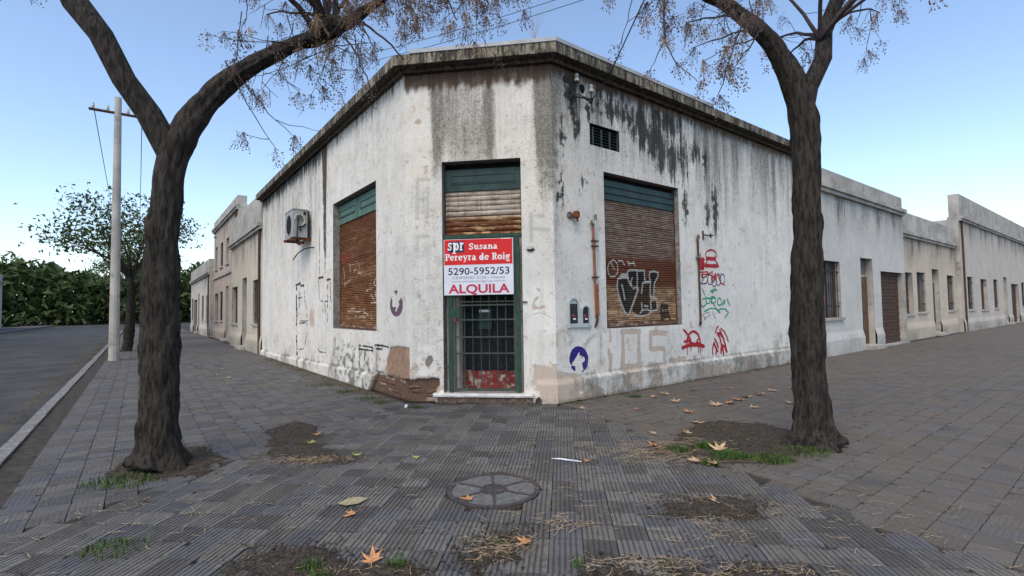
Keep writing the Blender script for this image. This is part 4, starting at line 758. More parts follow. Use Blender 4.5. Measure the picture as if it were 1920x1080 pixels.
text('www.spereyraroigprop.com.ar', 175, 1084, 766, 798, 'grey_ink', .0066, .0, pr=(0, .69))
text('ALQUILA', 118, 1140, 838, 978, 'alquila', .0066, .03)
ms = MB()
for a_, c_ in ((1008, 1046), (1056, 1092), (1096, 1124), (1132, 1170)): ms.wbox('f', sx(a_), sx(c_), .0087, .0091, sz(90), sz(78))
ms.build('small_print', M['letter_white'], SG, kind='stuff')

# ------------------------------------------------------------------ things mounted on the walls
def ring(c, r, ax, n=14): pass
def wcyl(m, w, u, z, d0, d1, r, n=12): return m.tube([P(w, u, d0, z), P(w, u, d1, z)], r, n)
# number plate
NP = thing('number_plate', P('f', 1.937, .004, 2.22), 'small chipped oval house number plate right of the doorway', 'number plate')
pts = [(1.937 + .068 * math.cos(a), 2.275 + .048 * math.sin(a)) for a in np.linspace(0, 2 * math.pi, 25)[:-1]]
m = MB(); m.add([P('f', a, .010, b) for a, b in pts] + [P('f', a, .002, b) for a, b in pts], [tuple(range(24))] + [(i, i + 24, (i + 1) % 24 + 24, (i + 1) % 24) for i in range(24)]); m.build('plate', M['porcelain'], NP)
low = [(1.937 + .060 * math.cos(a), 2.275 + .041 * math.sin(a)) for a in np.linspace(math.pi * 1.02, math.pi * 1.98, 14)] + [(1.975, 2.285), (1.950, 2.280), (1.935, 2.268), (1.915, 2.278), (1.895, 2.272)]
m = MB(); m.add([P('f', a, .0112, b) for a, b in low], [tuple(range(len(low)))]); m.build('enamel', M['black'], NP)
# bell / lamp holder
BL = thing('rusty_wall_lamp', P('r', .36, .0, 2.7), 'small rusty orange lamp holder on a round grey base', 'wall lamp')
m = MB(); m.tube([P('r', .325, .004, 2.80), P('r', .325, .03, 2.80)], [.062, .052], 14); m.build('base', M['grey_metal'], BL)
m = MB(); m.tube([P('r', .34, .03, 2.80), P('r', .385, .075, 2.80)], .022, 8); m.tube([P('r', .39, .085, 2.86), P('r', .39, .085, 2.84), P('r', .39, .085, 2.765), P('r', .39, .085, 2.75)], [.035, .052, .050, .032], 12); m.build('body', M['rust'], BL)
m = MB(); m.tube([P('r', .40, .09, 2.76), P('r', .405, .095, 2.695)], [.018, .013], 8); m.build('spout', M['rust'], BL)
# conduits
CN = thing('conduit', P('r', .83, .02, 1.25), 'pair of rusty red vertical conduits left of the right-hand window', 'pipe')
m = MB(); m.tube([P('r', .80, .03, 2.68), P('r', .815, .03, 2.0), P('r', .838, .03, 1.28)], .017, 8); m.build('pipe', M['rust_pipe'], CN)
m = MB(); m.tube([P('r', .868, .03, 2.80), P('r', .868, .025, 2.30), P('r', .868, .022, 1.75)], .014, 8); m.build('pipe', M['box_blue'], CN)
m = MB(); m.tube([P('r', .872, .025, 1.76), P('r', .878, .025, 1.26)], .023, 8); m.build('sleeve', M['rust_pipe'], CN)
m = MB(); m.tube([P('r', .74, .05, 2.715), P('r', .80, .04, 2.69)], .024, 8); m.tube([P('r', .755, .05, 2.76), P('r', .76, .05, 2.69)], .015, 6); m.build('elbow', M['grey_metal'], CN); m = MB(); m.tube([P('r', .865, .03, 2.78), P('r', .868, .03, 2.86)], .02, 8); m.build('pipe_cap', M['grey_metal'], CN)
for z in (2.35, 2.43, 1.86): MB().wbox('r', .775, .905, .004, .05, z, z + .02).build('clamp', M['pipe_dark'], CN)
m = MB(); m.tube([P('r', .84, .03, 1.28), P('r', .86, .03, 1.20), P('r', .835, .02, 1.12), P('r', .82, .008, 1.08)], [.022, .02, .02, .012], 8); m.build('bend', M['pipe_dark'], CN)
C2 = thing('conduit', P('r', 3.72, .02, 1.0), 'single dark rusty conduit right of the right-hand window', 'pipe')
m = MB(); m.tube([P('r', 3.70, .03, 2.70), P('r', 3.715, .03, 2.0), P('r', 3.72, .03, 1.08)], .019, 8); m.build('pipe', M['pipe_dark'], C2)
m = MB(); m.tube([P('r', 3.68, .05, 2.745), P('r', 3.72, .04, 2.72), P('r', 3.70, .03, 2.66)], .028, 8); m.build('elbow', M['grey_metal'], C2); m = MB(); m.tube([P('r', 3.66, .03, 2.33), P('r', 3.70, .03, 2.31)], .03, 8); m.build('clamp', M['grey_metal'], C2)
m = MB(); m.tube([P('r', 3.72, .03, 1.08), P('r', 3.715, .015, 1.0)], [.03, .012], 8); m.build('foot', M['pipe_dark'], C2)
BK = thing('wall_bracket', P('r', 4.0, .0, 2.7), 'small dark iron bracket above the red graffiti', 'bracket')
m = MB(); m.wbox('r', 3.905, 3.935, .003, .02, 2.68, 2.86); m.tube([P('r', 3.92, .02, 2.78), P('r', 4.05, .09, 2.76), P('r', 4.12, .10, 2.77)], .014, 6); m.tube([P('r', 4.06, .09, 2.80), P('r', 4.06, .09, 2.72)], .018, 6); m.build('bracket', M['pipe_dark'], BK)
# meter boxes
def meter(u0, u1, z0, z1, label):
    t = thing('meter_box', P('r', (u0 + u1) / 2, .0, z0), label, 'meter box', 'arched meter boxes beside the conduits'); cu, r = (u0 + u1) / 2, (u1 - u0) / 2; zc = z1 - r
    def arch(r_, zb, d, ex=0): return [P('r', cu - r_, d, zb)] + [P('r', cu - r_ * math.cos(a), d, zc + r_ * math.sin(a)) for a in np.linspace(0, math.pi, 13)] + [P('r', cu + r_, d, zb)]
    o, i = arch(r, z0, .03), arch(r - .022, z0 + .03, .03); ob = arch(r, z0, .002); ib = arch(r - .022, z0 + .03, .008); n = len(o)
    m = MB(); m.add(o + i + ob + ib, [(k, (k + 1) % n, n + (k + 1) % n, n + k) for k in range(n)] + [(k, 2 * n + k, 2 * n + (k + 1) % n, (k + 1) % n) for k in range(n)] + [(n + k, n + (k + 1) % n, 3 * n + (k + 1) % n, 3 * n + k) for k in range(n)]); m.build('frame', M['box_blue'], t)
    m = MB(); m.add(arch(r - .020, z0 + .028, .012), [tuple(range(n))]); m.build('window', M['glass_dark'], t)
    MB().wbox('r', cu - .03, cu + .035, .0125, .018, z0 + .13, z0 + .17).build('dial', M['red_peel'], t); MB().wbox('r', cu - .01, cu + .04, .0125, .017, z0 + .085, z0 + .11).build('tag', M['letter_white'], t)
    if z1 - z0 > .36:
        m = MB(); m.add([P('r', cu - (r - .022) * math.cos(a), .014, zc + (r - .022) * math.sin(a) - .004) for a in np.linspace(.25, math.pi - .25, 10)], [tuple(range(10))]); m.build('top_plate', M['box_blue'], t)
    MB().wbox('r', u0 - .02, u1 + .02, .002, .04, z0 - .03, z0 - .001).build('sill', M['box_blue'], t)
meter(.245, .465, 1.125, 1.545, 'taller of two pale blue arched meter boxes'); meter(.515, .70, 1.12, 1.43, 'shorter of two pale blue arched meter boxes')
# insulators and wiring
def insul(u, z, d, s, label):
    t = thing('insulator', P('r', u, d, z - .06 * s), label, 'insulator', 'porcelain insulators under the cornice')
    m = MB(); m.tube([P('r', u, d, z + .075 * s), P('r', u, d, z + .06 * s), P('r', u, d, z + .02 * s), P('r', u, d, z + .015 * s), P('r', u, d, z - .03 * s), P('r', u, d, z - .065 * s), P('r', u, d, z - .07 * s)], [.03 * s, .036 * s, .034 * s, .026 * s, .046 * s, .048 * s, .03 * s], 12); m.build('body', M['porcelain'], t)
    m = MB(); m.tube([P('r', u, d, z - .06 * s), P('r', u, d, z - .16 * s), P('r', u - .01, d * .5, z - .2 * s), P('r', u - .01, .0, z - .2 * s)], .010, 6); m.build('pin', M['pipe_dark'], t)
insul(.485, 4.955, .06, .85, 'left porcelain insulator nearest the building corner'); insul(.80, 4.865, .06, .85, 'right porcelain insulator where the cable leaves the wall')
HL = thing('wall_cavity', P('r', .655, .003, 4.78), 'dark round hole in the wall between the two insulators', 'hole')
m = MB(); pr_ = [(.655 + .058 * math.cos(a) * (1 + .12 * math.sin(3 * a)), 4.845 + .075 * math.sin(a)) for a in np.linspace(0, 2 * math.pi, 17)[:-1]]
m.add([P('r', a, .0065, b) for a, b in pr_], [tuple(range(16))]); m.build('cavity', M['void'], HL)
def cable(name, pts, r, label, cat='cable', group=None, mat='cable'):
    m = MB(); m.tube(pts, r, 5); return m.build(name, M[mat], None, label=label, cat=cat, group=group)
def sag(a, b, s, n=14):
    a, b = Vector(a), Vector(b); return [tuple(a.lerp(b, i / n) - Vector((0, 0, s * 4 * (i / n) * (1 - i / n)))) for i in range(n + 1)]
cable('service_cable', [P('r', .40, .05, 4.66), P('r', .50, .07, 4.69), P('r', .62, .07, 4.685), P('r', .74, .08, 4.665), P('r', .80, .09, 4.69), P('r', .86, .14, 4.80)] + sag(P('r', .90, .30, 4.93), (1.53 + .52, 4.5 - 1.6, 4.26 + .62 + .9), .0, 3)[0:] , .009, 'black service cable rising from the insulators past the cornice')
m = MB(); m.tube([P('r', .36, .03, 4.60), P('r', .40, .05, 4.70), P('r', .38, .02, 4.74)], .018, 6); m.tube([P('r', .40, .05, 4.64), P('r', .52, .07, 4.655), P('r', .66, .06, 4.67), P('r', .78, .08, 4.63), P('r', .80, .07, 4.72)], .011, 6); m.tube([P('r', .78, .05, 4.62), P('r', .79, .09, 4.68)], .022, 6)
m.build('cable_joint', M['cable'], None, label='tangled black cable joint hanging between the insulators', cat='cable')
cable('overhead_wire', sag((-5.0, 16.2, 9.95), (4.2, 10.2, 8.7 + .3), .15), .008, 'upper of two thin overhead wires beyond the roof', 'wire', 'overhead wires beyond the roof')
cable('overhead_wire', sag((-5.0, 16.0, 9.55), (4.4, 10.2, 8.75 + .1), .15), .008, 'lower of two thin overhead wires beyond the roof', 'wire', 'overhead wires beyond the roof')
# dry weed on the roof edge
m = MB(); w0 = P('f', 2.05, .1, 5.35)
for k in range(9):
    a = random.uniform(-.45, .4); h = random.uniform(.3, .95); m.tube([w0, (w0[0] + a * h * .5 + random.uniform(-.03, .03), w0[1], w0[2] + h * .5), (w0[0] + a * h, w0[1] + .02, w0[2] + h)], [.003, .002, .001], 3)
m.build('dry_weed', M['straw'], None, label='wispy dry weed growing on the roof edge', cat='plant')

# air conditioner on the left wall: its end panel faces the corner
AC = thing('air_conditioner', P('l', 5.5, .25, 3.08), 'grey air conditioner condenser on a rusty wall bracket', 'air conditioner')
MB().wbox('l', 5.15, 5.95, .10, .42, 3.15, 3.80).build('casing', M['ac'], AC)
MB().wbox('l', 5.135, 5.96, .09, .43, 3.801, 3.815).build('lid', M['ac'], AC)
ux = 5.149
m = MB(); m.wbox('l', 5.142, ux, .24, .30, 3.70, 3.715); m.wbox('l', 5.142, ux, .13, .19, 3.68, 3.76); m.build('vent_slot', M['black'], AC)
m = MB(); m.wbox('l', 5.125, ux, .20, .34, 3.55, 3.66); m.build('valve_cover', M['grey_metal'], AC)
m = MB(); m.tube([P('l', 5.12, .40, 3.55), P('l', 5.10, .36, 3.66), P('l', 5.10, .27, 3.69), P('l', 5.10, .19, 3.62), P('l', 5.11, .17, 3.50), P('l', 5.12, .22, 3.42), P('l', 5.13, .27, 3.40)], .016, 7); m.build('pipe', M['porcelain'], AC)
m = MB(); m.tube([P('l', 5.12, .31, 3.60), P('l', 5.11, .33, 3.40), P('l', 5.11, .34, 3.10), P('l', 5.20, .30, 3.03)], .016, 6); m.tube([P('l', 5.12, .15, 3.46), P('l', 5.12, .22, 3.41), P('l', 5.12, .30, 3.38)], .022, 6); m.tube([P('l', 5.13, .26, 3.36), P('l', 5.13, .26, 3.30)], .022, 6); m.build('cable', M['cable'], AC)
MB().wbox('l', 5.18, 5.22, .0, .46, 3.09, 3.149).build('bracket', M['rust'], AC); MB().wbox('l', 5.85, 5.89, .0, .46, 3.09, 3.149).build('bracket', M['rust'], AC)
MB().wbox('l', 5.16, 5.19, .0, .03, 3.15, 3.50).build('upright', M['grey_metal'], AC); MB().wbox('l', 5.15, 5.16, .05, .098, 3.2, 3.79).build('rear_gap_shade', M['black'], AC)  # shade in the gap behind the casing, put in as a black strip
m = MB(); m.tube([P('l', 5.30, .30, 3.14), P('l', 5.28, .30, 3.04), P('l', 5.25, .22, 3.0)], .045, 8); m.build('drain_elbow', M['rust'], AC)
cx, cz = 5.55, 3.47; V = []
for k in range(28):
    a = 2 * math.pi * k / 28
    for r_, d_ in ((.23, .424), (.25, .434)): V.append(P('l', cx + r_ * math.cos(a), d_, cz + r_ * math.sin(a)))
m = MB(); m.add(V, [(2 * k, 2 * k + 1, (2 * k + 3) % 56, (2 * k + 2) % 56) for k in range(28)]); m.build('fan_ring', M['ac'], AC); m = MB(); m.add([P('l', cx + .228 * math.cos(a), .423, cz + .228 * math.sin(a)) for a in np.linspace(0, 2 * math.pi, 25)[:-1]], [tuple(range(24))]); m.build('fan_opening', M['void'], AC)
cable('drain_hose', [P('l', 4.93, .0, 2.90), P('l', 5.05, .06, 2.905), P('l', 5.3, .14, 2.89), P('l', 5.6, .20, 2.82), P('l', 5.9, .24, 2.68)], .014, 'dark drain hose curving out of the wall below the air conditioner', 'hose')

# ------------------------------------------------------------------ paving
CF = cam.matrix_world.inverted()
def vis(x, y, z=0., mrg=1.06):
    v = CF @ Vector((x, y, z)); dpt = -v.z
    if dpt < .3: return 0
    f = 923.5; px = v.x / dpt * f; py = v.y / dpt * f
    return f / dpt if abs(px) < 960 * mrg and abs(py) < 540 * mrg + 60 else 0
def insoil(x, y): 
    return max(float(sdpoly(np.array([x]), np.array([y]), p)[0]) for p in SOIL)
TA = RAD(-5.8); ta = np.array([math.cos(TA), math.sin(TA)]); tb = np.array([-ta[1], ta[0]]); T0 = np.array([.382, 2.837]); TS = .20
def tile_mesh(seed):
    r = random.Random(seed); g = .0028; xs = []; nr = 6; p = (TS - 2 * g) / nr
    prof = [(-TS / 2 + g, -.03), (-TS / 2 + g, -.002)]
    for i in range(nr):
        a = -TS / 2 + g + i * p; prof += [(a + p * .04 + .001, 0), (a + p * .66, .0), (a + p * .74, -.005)] + ([(a + p * .97, -.005)] if i < nr - 1 else [])
    prof[-1] = (TS / 2 - g, -.002); prof.append((TS / 2 - g, -.03))
    V = []; n = len(prof); ys = [-TS / 2 + g, -TS / 4, 0, TS / 4, TS / 2 - g]
    for j, y in enumerate(ys):
        for (x, z) in prof: V.append((x, y + r.uniform(-.0015, .0015) * (j in (0, 4)), z + (r.uniform(-.0012, .0006) if z > -.02 else 0)))
    F = [(j * n + i, (j + 1) * n + i, (j + 1) * n + i + 1, j * n + i + 1)[::-1] for j in range(len(ys) - 1) for i in range(n - 1)] + [tuple(range(n))[::1], tuple(range((len(ys) - 1) * n, len(ys) * n))[::-1]]
    # chipped corner
    c = r.choice([0, 0, 1, 2]); cor = [(-1, -1), (1, -1), (1, 1), (-1, 1)]; r.shuffle(cor)
    for k in range(c):
        sx_, sy_ = cor[k]; q = r.uniform(.02, .05)
        V = [(x, y, z - (.012 if z > -.02 and (abs(x - sx_ * TS / 2) + abs(y - sy_ * TS / 2)) < q else 0)) for x, y, z in V]
    return V, F
def groove(me): 
    co = np.empty(len(me.vertices) * 3); me.vertices.foreach_get('co', co); return co.reshape(-1, 3)
TM = []
for s in range(10):
    V, F = tile_mesh(s); me = bpy.data.meshes.new('paving_tile'); me.from_pydata(V, [], F); me.materials.append(M['tile']); a_ = me.attributes.new('groove', 'FLOAT', 'POINT'); a_.data.foreach_set('value', ((np.array(V)[:, 2] < -.0045)).astype(np.float32)); TM.append(me)
MC, MR = np.array([-.17, 3.885]), .362
LS0, LS1 = np.array([-1.64, 7.50]), np.array([-2.42, 5.30]); RS0, RS1 = np.array([.66, 7.25]), np.array([1.57, 5.0])
def side(p, a, b): d = b - a; return d[0] * (p[1] - a[1]) - d[1] * (p[0] - a[0])
def in_fan(p):
    if (p - WL) @ (-FR['f'][2]) > -.02 and p[1] > 6.5: return False
    return side(p, LS0, LS1) > 0 and side(p, RS0, RS1) < 0
cands = []
for i in range(-30, 31):
    for j in range(-4, 26):
        c = T0 + (i + .5) * TS * ta + (j + .5) * TS * tb
        if c[1] < 1.7 or not in_fan(c): continue
        dm = np.hypot(*(c - MC))
        if dm < MR - .03: continue
        if insoil(*c) > .035 + .05 * random.random(): continue
        s = vis(*c)
        if s: cands.append((s, c, dm))
cands.sort(key=lambda t: -t[0]); farV = []; farF = []; farG = []; cnt = 0
for s, c, dm in cands:
    near = insoil(*c) > -.16; k = random.randrange(10)
    hz = random.gauss(0, .0014) + .010 * (float(fbm(c[0] * 1.1, c[1] * 1.1, 55)) - .5); tx, ty = random.gauss(0, .007), random.gauss(0, .007)
    if near: tx += random.gauss(0, .02); ty += random.gauss(0, .02); hz -= .004
    rot = (tx, ty, TA + random.gauss(0, .006)); pos = (c[0] + random.gauss(0, .0012), c[1] + random.gauss(0, .0012), hz)
    cut = dm < MR + TS * .75
    if cnt < 300:
        cnt += 1
        if cut:
            bm = bmesh.new(); bm.from_mesh(TM[k]); mw = Matrix.Translation(pos) @ Matrix.Rotation(rot[2], 4, 'Z'); d = (c - MC) / dm
            pl = mw.inverted() @ Vector((*(MC + d * (MR + .004)), 0)); no = (mw.inverted().to_3x3() @ Vector((*d, 0)))
            bmesh.ops.bisect_plane(bm, geom=bm.verts[:] + bm.edges[:] + bm.faces[:], plane_co=pl, plane_no=no, clear_inner=True)
            if not bm.faces: bm.free(); continue
            me = bpy.data.meshes.new('paving_tile'); bm.to_mesh(me); bm.free(); me.materials.append(M['tile']); rot = (0, 0, rot[2])
        else: me = TM[k]
        inst('paving_tile', me, PV, pos, rot)
    else:
        R_ = Matrix.Translation(pos) @ Matrix.Rotation(rot[2], 4, 'Z') @ Matrix.Rotation(rot[0], 4, 'X') @ Matrix.Rotation(rot[1], 4, 'Y')
        V, F = tile_mesh(k); o = len(farV); farG += [float(v[2] < -.0045) for v in V]; farV += [tuple(R_ @ Vector(v)) for v in V]; farF += [tuple(a + o for a in f) for f in F]
ft_ = mk('paving_tiles_far', farV, farF, M['tile_far'], PV, kind='stuff'); ft_.data.attributes.new('groove', 'FLOAT', 'POINT').data.foreach_set('value', np.array(farG, np.float32))
# smooth slabs along both side walls
def slab_mesh(seed, S=.20):
    V, F = tile_mesh(seed + 40); r = random.Random(seed)
    return [(x, y, z * .34 if -.0066 < z < 0 else z) for x, y, z in V], F
SM = []
for s in range(8):
    V, F = slab_mesh(s); me = bpy.data.meshes.new('paving_slab'); me.from_pydata(V, [], F); me.materials.append(M['slab']); SM.append(me)
cs = []
for w, K in (('l', KL), ('r', KR)):
    o, t, n = FR[w]; ang = math.atan2(t[1], t[0])
    for i in range(-28, 84):
        for j in range(0, 30):
            if .06 + (j + 1) * .2 > K - .17: continue
            q = lp(w, (i + .5) * .2, .055 + (j + .5) * .2)
            s = vis(*q)
            if not s or in_fan(q): continue
            if w == 'l' and side(q, LS0, LS1) > 0: continue
            if w == 'r' and side(q, RS0, RS1) < 0: continue
            if min(abs(q[0] - p_[0]) + abs(q[1] - p_[1]) for pl_ in SOIL for p_ in pl_) < 1.2 and insoil(*q) > .03 + .05 * random.random(): continue
            cs.append((s, q, ang, w))
    a_, b_, c_, d_ = lp(w, 16.5, .05), lp(w, 60, .05), lp(w, 60, K - .17), lp(w, 16.5, K - .17)
    mk('far_paving', [(*a_, -.012), (*b_, -.012), (*c_, -.012), (*d_, -.012)], [(0, 1, 2, 3)], M['slab_far'], PV, kind='stuff')
cs.sort(key=lambda t: -t[0]); fV = []; fF = []
for c_, (s, q, ang, w) in enumerate(cs):
    k = random.randrange(8); sd = (side(q, LS0, LS1) if w == 'l' else -side(q, RS0, RS1))
    hz = random.gauss(0, .0013) + .012 * (float(fbm(q[0] * .8, q[1] * .8, 66)) - .5) - .004; rot = (random.gauss(0, .008), random.gauss(0, .008), ang + random.gauss(0, .006) + random.choice((0, 1, 2, 3)) * math.pi / 2)
    if c_ < 300: inst('paving_slab', SM[k], PV, (q[0], q[1], hz), rot)
    else:
        R_ = Matrix.Translation((q[0], q[1], hz)) @ Matrix.Rotation(rot[2], 4, 'Z'); V, F = slab_mesh(k); o = len(fV); fV += [tuple(R_ @ Vector(v)) for v in V]; fF += [tuple(a + o for a in f) for f in F]
if fV: mk('paving_slabs_far', fV, fF, M['slab_far'], PV, kind='stuff')
# bare earth where tiles are gone, and where the seams crumbled
for k, pl in enumerate(SOIL):
    xs = [p[0] for p in pl]; ys = [p[1] for p in pl]; x0, x1, y0, y1 = min(xs) - .25, max(xs) + .25, max(min(ys) - .25, 1.4), max(ys) + .25; st = .022 if (x1 - x0) < 3 else .035
    ax, ay = np.arange(x0, x1, st), np.arange(y0, y1, st); X, Y = np.meshgrid(ax, ay); x, y = X.ravel(), Y.ravel()
    sd = sdpoly(x, y, pl) + .20 * (fbm(x * 5, y * 5, 12) - .5) + .08 * (fbm(x * 17, y * 17, 14) - .5); z = -.022 + .030 * ss(-.10, .05, sd) + .040 * (fbm(x * 7, y * 7, 90 + k) - .5) * ss(-.1, .1, sd) + .016 * (fbm(x * 28, y * 28, 91) - .5)
    nx = len(ax); keep = (sd > -.12).reshape(X.shape); F = []
    J, I = np.where(keep[:-1, :-1] | keep[1:, 1:]); a = J * nx + I; F = np.stack([a, a + 1, a + nx + 1, a + nx], 1)
    mk('soil', np.stack([x, y, z], 1), F.tolist(), M['soil'], smooth=True, kind='stuff')
# manhole cover
MH = thing('manhole_cover', (MC[0], MC[1], 0), 'round cement manhole cover with dark iron rim and six spokes', 'manhole cover')
def annulus(r0, r1, z, zb, n=48):
    V = []; F = []
    for k in range(n):
        a = 2 * math.pi * k / n; c, s = math.cos(a), math.sin(a); wv = .0015 * math.sin(5 * a)
        V += [(MC[0] + r0 * c, MC[1] + r0 * s, zb), (MC[0] + r0 * c, MC[1] + r0 * s, z + wv), (MC[0] + r1 * c, MC[1] + r1 * s, z + wv), (MC[0] + r1 * c, MC[1] + r1 * s, zb)]
    for k in range(n):
        a, b = 4 * k, 4 * ((k + 1) % n); F += [(a, a + 1, b + 1, b), (a + 1, a + 2, b + 2, b + 1), (a + 2, a + 3, b + 3, b + 2)]
    return V, F
V, F = annulus(.322, .360, .004, -.03); mk('rim', V, F, M['iron'], MH); V, F = annulus(.078, .104, .006, -.02, 28); mk('hub_ring', V, F, M['iron'], MH)
m = MB(); m.tube([(MC[0], MC[1], -.02), (MC[0], MC[1], .001), (MC[0], MC[1], .004)], [.077, .077, .05], 24); 
for k in range(7): 
    a = k * .9; m.box(MC[0] + .04 * math.cos(a) - .006, MC[0] + .04 * math.cos(a) + .006, MC[1] + .04 * math.sin(a) - .006, MC[1] + .04 * math.sin(a) + .006, .0, .006)
m.build('hub', M['iron'], MH)
for k in range(6):
    a = RAD(94 + 60 * k); d = np.array([math.cos(a), math.sin(a)]); q = np.array([-d[1], d[0]]) * .0085; p0, p1 = MC + d * .103, MC + d * .323
    MB().hexa([(*(p0 - q), -.02), (*(p1 - q), -.02), (*(p1 + q), -.02), (*(p0 + q), -.02), (*(p0 - q), .005), (*(p1 - q), .004), (*(p1 + q), .004), (*(p0 + q), .005)]).build('spoke', M['iron'], MH)
    V = []; F = []; A0, A1 = RAD(94 + 60 * k) , RAD(94 + 60 * (k + 1)); n1, n2 = 12, 6
    for i in range(n1 + 1):
        for j in range(n2 + 1):
            r_ = .104 + (.322 - .104) * j / n2; g_ = .009 / r_; aa = A0 + g_ + (A1 - A0 - 2 * g_) * i / n1; V.append((MC[0] + r_ * math.cos(aa), MC[1] + r_ * math.sin(aa), -.002 + random.uniform(-.0015, .0015)))
    F = [(i * (n2 + 1) + j, i * (n2 + 1) + j + 1, (i + 1) * (n2 + 1) + j + 1, (i + 1) * (n2 + 1) + j) for i in range(n1) for j in range(n2)]
    mk('infill', V, F, M['infill'], MH)
V, F = annulus(.0, .40, -.008, -.03); mk('collar', V, F, M['soil'], MH)

# ------------------------------------------------------------------ grass, straw, litter (uncountable)
def blades(name, spots, mat, h, label=None):
    V = []; F = []
    for (x, y, r, n) in spots:
        for _ in range(n):
            a = random.uniform(0, 6.28); q = r * math.sqrt(random.random()) * random.uniform(.6, 1); px, py = x + q * math.cos(a), y + q * math.sin(a) * .7; hh = h * random.uniform(.4, 1.1) * (1.15 - q / r * .6); b = random.uniform(0, 6.28); lx, ly = math.cos(b), math.sin(b); wd = random.uniform(.0025, .005); k = len(V); ln = random.uniform(.2, .9) * hh
            V += [(px - ly * wd, py + lx * wd, -.01), (px + ly * wd, py - lx * wd, -.01), (px + lx * ln * .4 + ly * wd * .7, py + ly * ln * .4 - lx * wd * .7, hh * .6), (px + lx * ln * .4 - ly * wd * .7, py + ly * ln * .4 + lx * wd * .7, hh * .6), (px + lx * ln, py + ly * ln, hh)]
            F += [(k, k + 1, k + 2, k + 3), (k + 3, k + 2, k + 4)]
    return mk(name, V, F, mat, kind='stuff')
blades('grass', [(1.90, 4.90, .16, 1100), (1.98, 4.60, .20, 1500), (1.6, 4.75, .12, 160), (2.3, 4.5, .25, 500), (1.72, 4.42, .10, 160), (1.56, 4.85, .14, 160), (-1.12, 2.74, .09, 120), (-.66, 2.76, .08, 60), (-1.02, 2.62, .10, 110), (-2.2, 5.2, .06, 50), (2.7, 4.7, .3, 260), (-3.3, 4.2, .35, 260), (.33, 2.72, .05, 18), (.80, 2.70, .04, 14), (-.13, 2.99, .04, 14), (-1.6, 2.5, .25, 160), (-2.4, 3.0, .25, 120)], M['grass'], .06)
blades('moss', [(-1.42, 7.12, .14, 260), (1.88, 7.70, .14, 200), (-2.3, 7.9, .3, 250), (-2.9, 8.6, .3, 250), (-3.6, 9.4, .4, 300), (-2.0, 7.55, .25, 200), (.2, 7.05, .2, 60), (.9, 7.3, .2, 80)], M['moss'], .028)
# straw: thin bent stalks lying on the paving
V = []; F = []
SPOT = [(-1.85, 4.70, .42, .10, 260), (-.07, 2.93, .16, .13, 170), (.36, 3.25, .18, .10, 90), (1.45, 4.60, .6, .28, 330), (1.7, 5.05, .55, .2, 420), (1.35, 4.75, .3, .12, 160), (1.2, 3.05, .3, .2, 110), (.75, 2.72, .35, .08, 130), (.35, 3.75, .5, .35, 60), (1.1, 4.9, .5, .3, 90), (.62, 5.0, .3, .3, 40), (-.5, 3.2, .5, .3, 30), (0, 4, 2.6, 1.6, 200), (-1.1, 5.2, 1.0, 1.0, 40), (1.9, 6.4, 1.0, .7, 120), (1.2, 3.6, .4, .3, 50), (2.2, 3.3, .8, .6, 150), (-2.4, 3.4, .9, .7, 130), (1.2, 2.62, .5, .08, 120), (-.95, 2.7, .35, .1, 60)]
for (x, y, rx, ry, n) in SPOT:
    for _ in range(n):
        px, py = random.gauss(x, rx * .55), random.gauss(y, ry * .55); a = random.uniform(-.9, .9) + (math.pi if random.random() < .5 else 0) + random.choice((0, 0, 1.2)); L = random.uniform(.03, .14) * (1.3 if random.random() < .1 else .8); wd = random.uniform(.0007, .0018); cv_ = random.uniform(-.8, .8); k = len(V); z0 = random.uniform(.005, .012); pts = []
        for s in range(4): aa = a + cv_ * s / 3; pts.append((px, py, z0 + random.uniform(-.001, .006), aa)); px += L / 3 * math.cos(aa); py += L / 3 * math.sin(aa)
        for (qx, qy, qz, aa) in pts: V += [(qx - wd * math.sin(aa), qy + wd * math.cos(aa), qz), (qx + wd * math.sin(aa), qy - wd * math.cos(aa), qz + .001)]
        F += [(k + 2 * s, k + 2 * s + 1, k + 2 * s + 3, k + 2 * s + 2) for s in range(3)]
mk('straw', V, F, M['straw'], kind='stuff')
# crumbs, leaf fragments along the foot of the walls
def crumbs(name, gen, n, mat, s0, s1):
    V = []; F = []
    for _ in range(n):
        x, y = gen(); s = random.uniform(s0, s1); a = random.uniform(0, 6.28); k = len(V); h = random.uniform(.2, .7) * s
        for i in range(4): b = a + i * math.pi / 2 + random.uniform(-.4, .4); V.append((x + s * math.cos(b), y + s * math.sin(b), .004 + random.uniform(0, h)))
        V.append((x, y, h + .006)); F += [(k, k + 1, k + 4), (k + 1, k + 2, k + 4), (k + 2, k + 3, k + 4), (k + 3, k, k + 4)]
    mk(name, V, F, mat, kind='stuff')
def rim():
    pl = random.choice(SOIL); i = random.randrange(len(pl)); p0, p1 = pl[i], pl[(i + 1) % len(pl)]; t = random.random(); return (p0[0] + (p1[0] - p0[0]) * t + random.gauss(0, .07), p0[1] + (p1[1] - p0[1]) * t + random.gauss(0, .07))
crumbs('soil_crumbs', rim, 2600, M['soil'], .003, .014); crumbs('leaf_litter', rim, 500, M['litter'], .004, .014)
def foot(w, u0, u1, wd, d0=.05): return lambda: tuple(lp(w, random.uniform(u0, u1), d0 + abs(random.gauss(0, wd))))
crumbs('leaf_litter', foot('l', 1.0, 9.5, .16), 1500, M['litter'], .006, .022); crumbs('leaf_litter', foot('r', .4, 8.5, .10), 500, M['litter'], .006, .02)
crumbs('leaf_litter', lambda: tuple(lp('l', random.uniform(-1, 25), KL + .22 + abs(random.gauss(0, .12)))), 700, M['litter'], .01, .04)
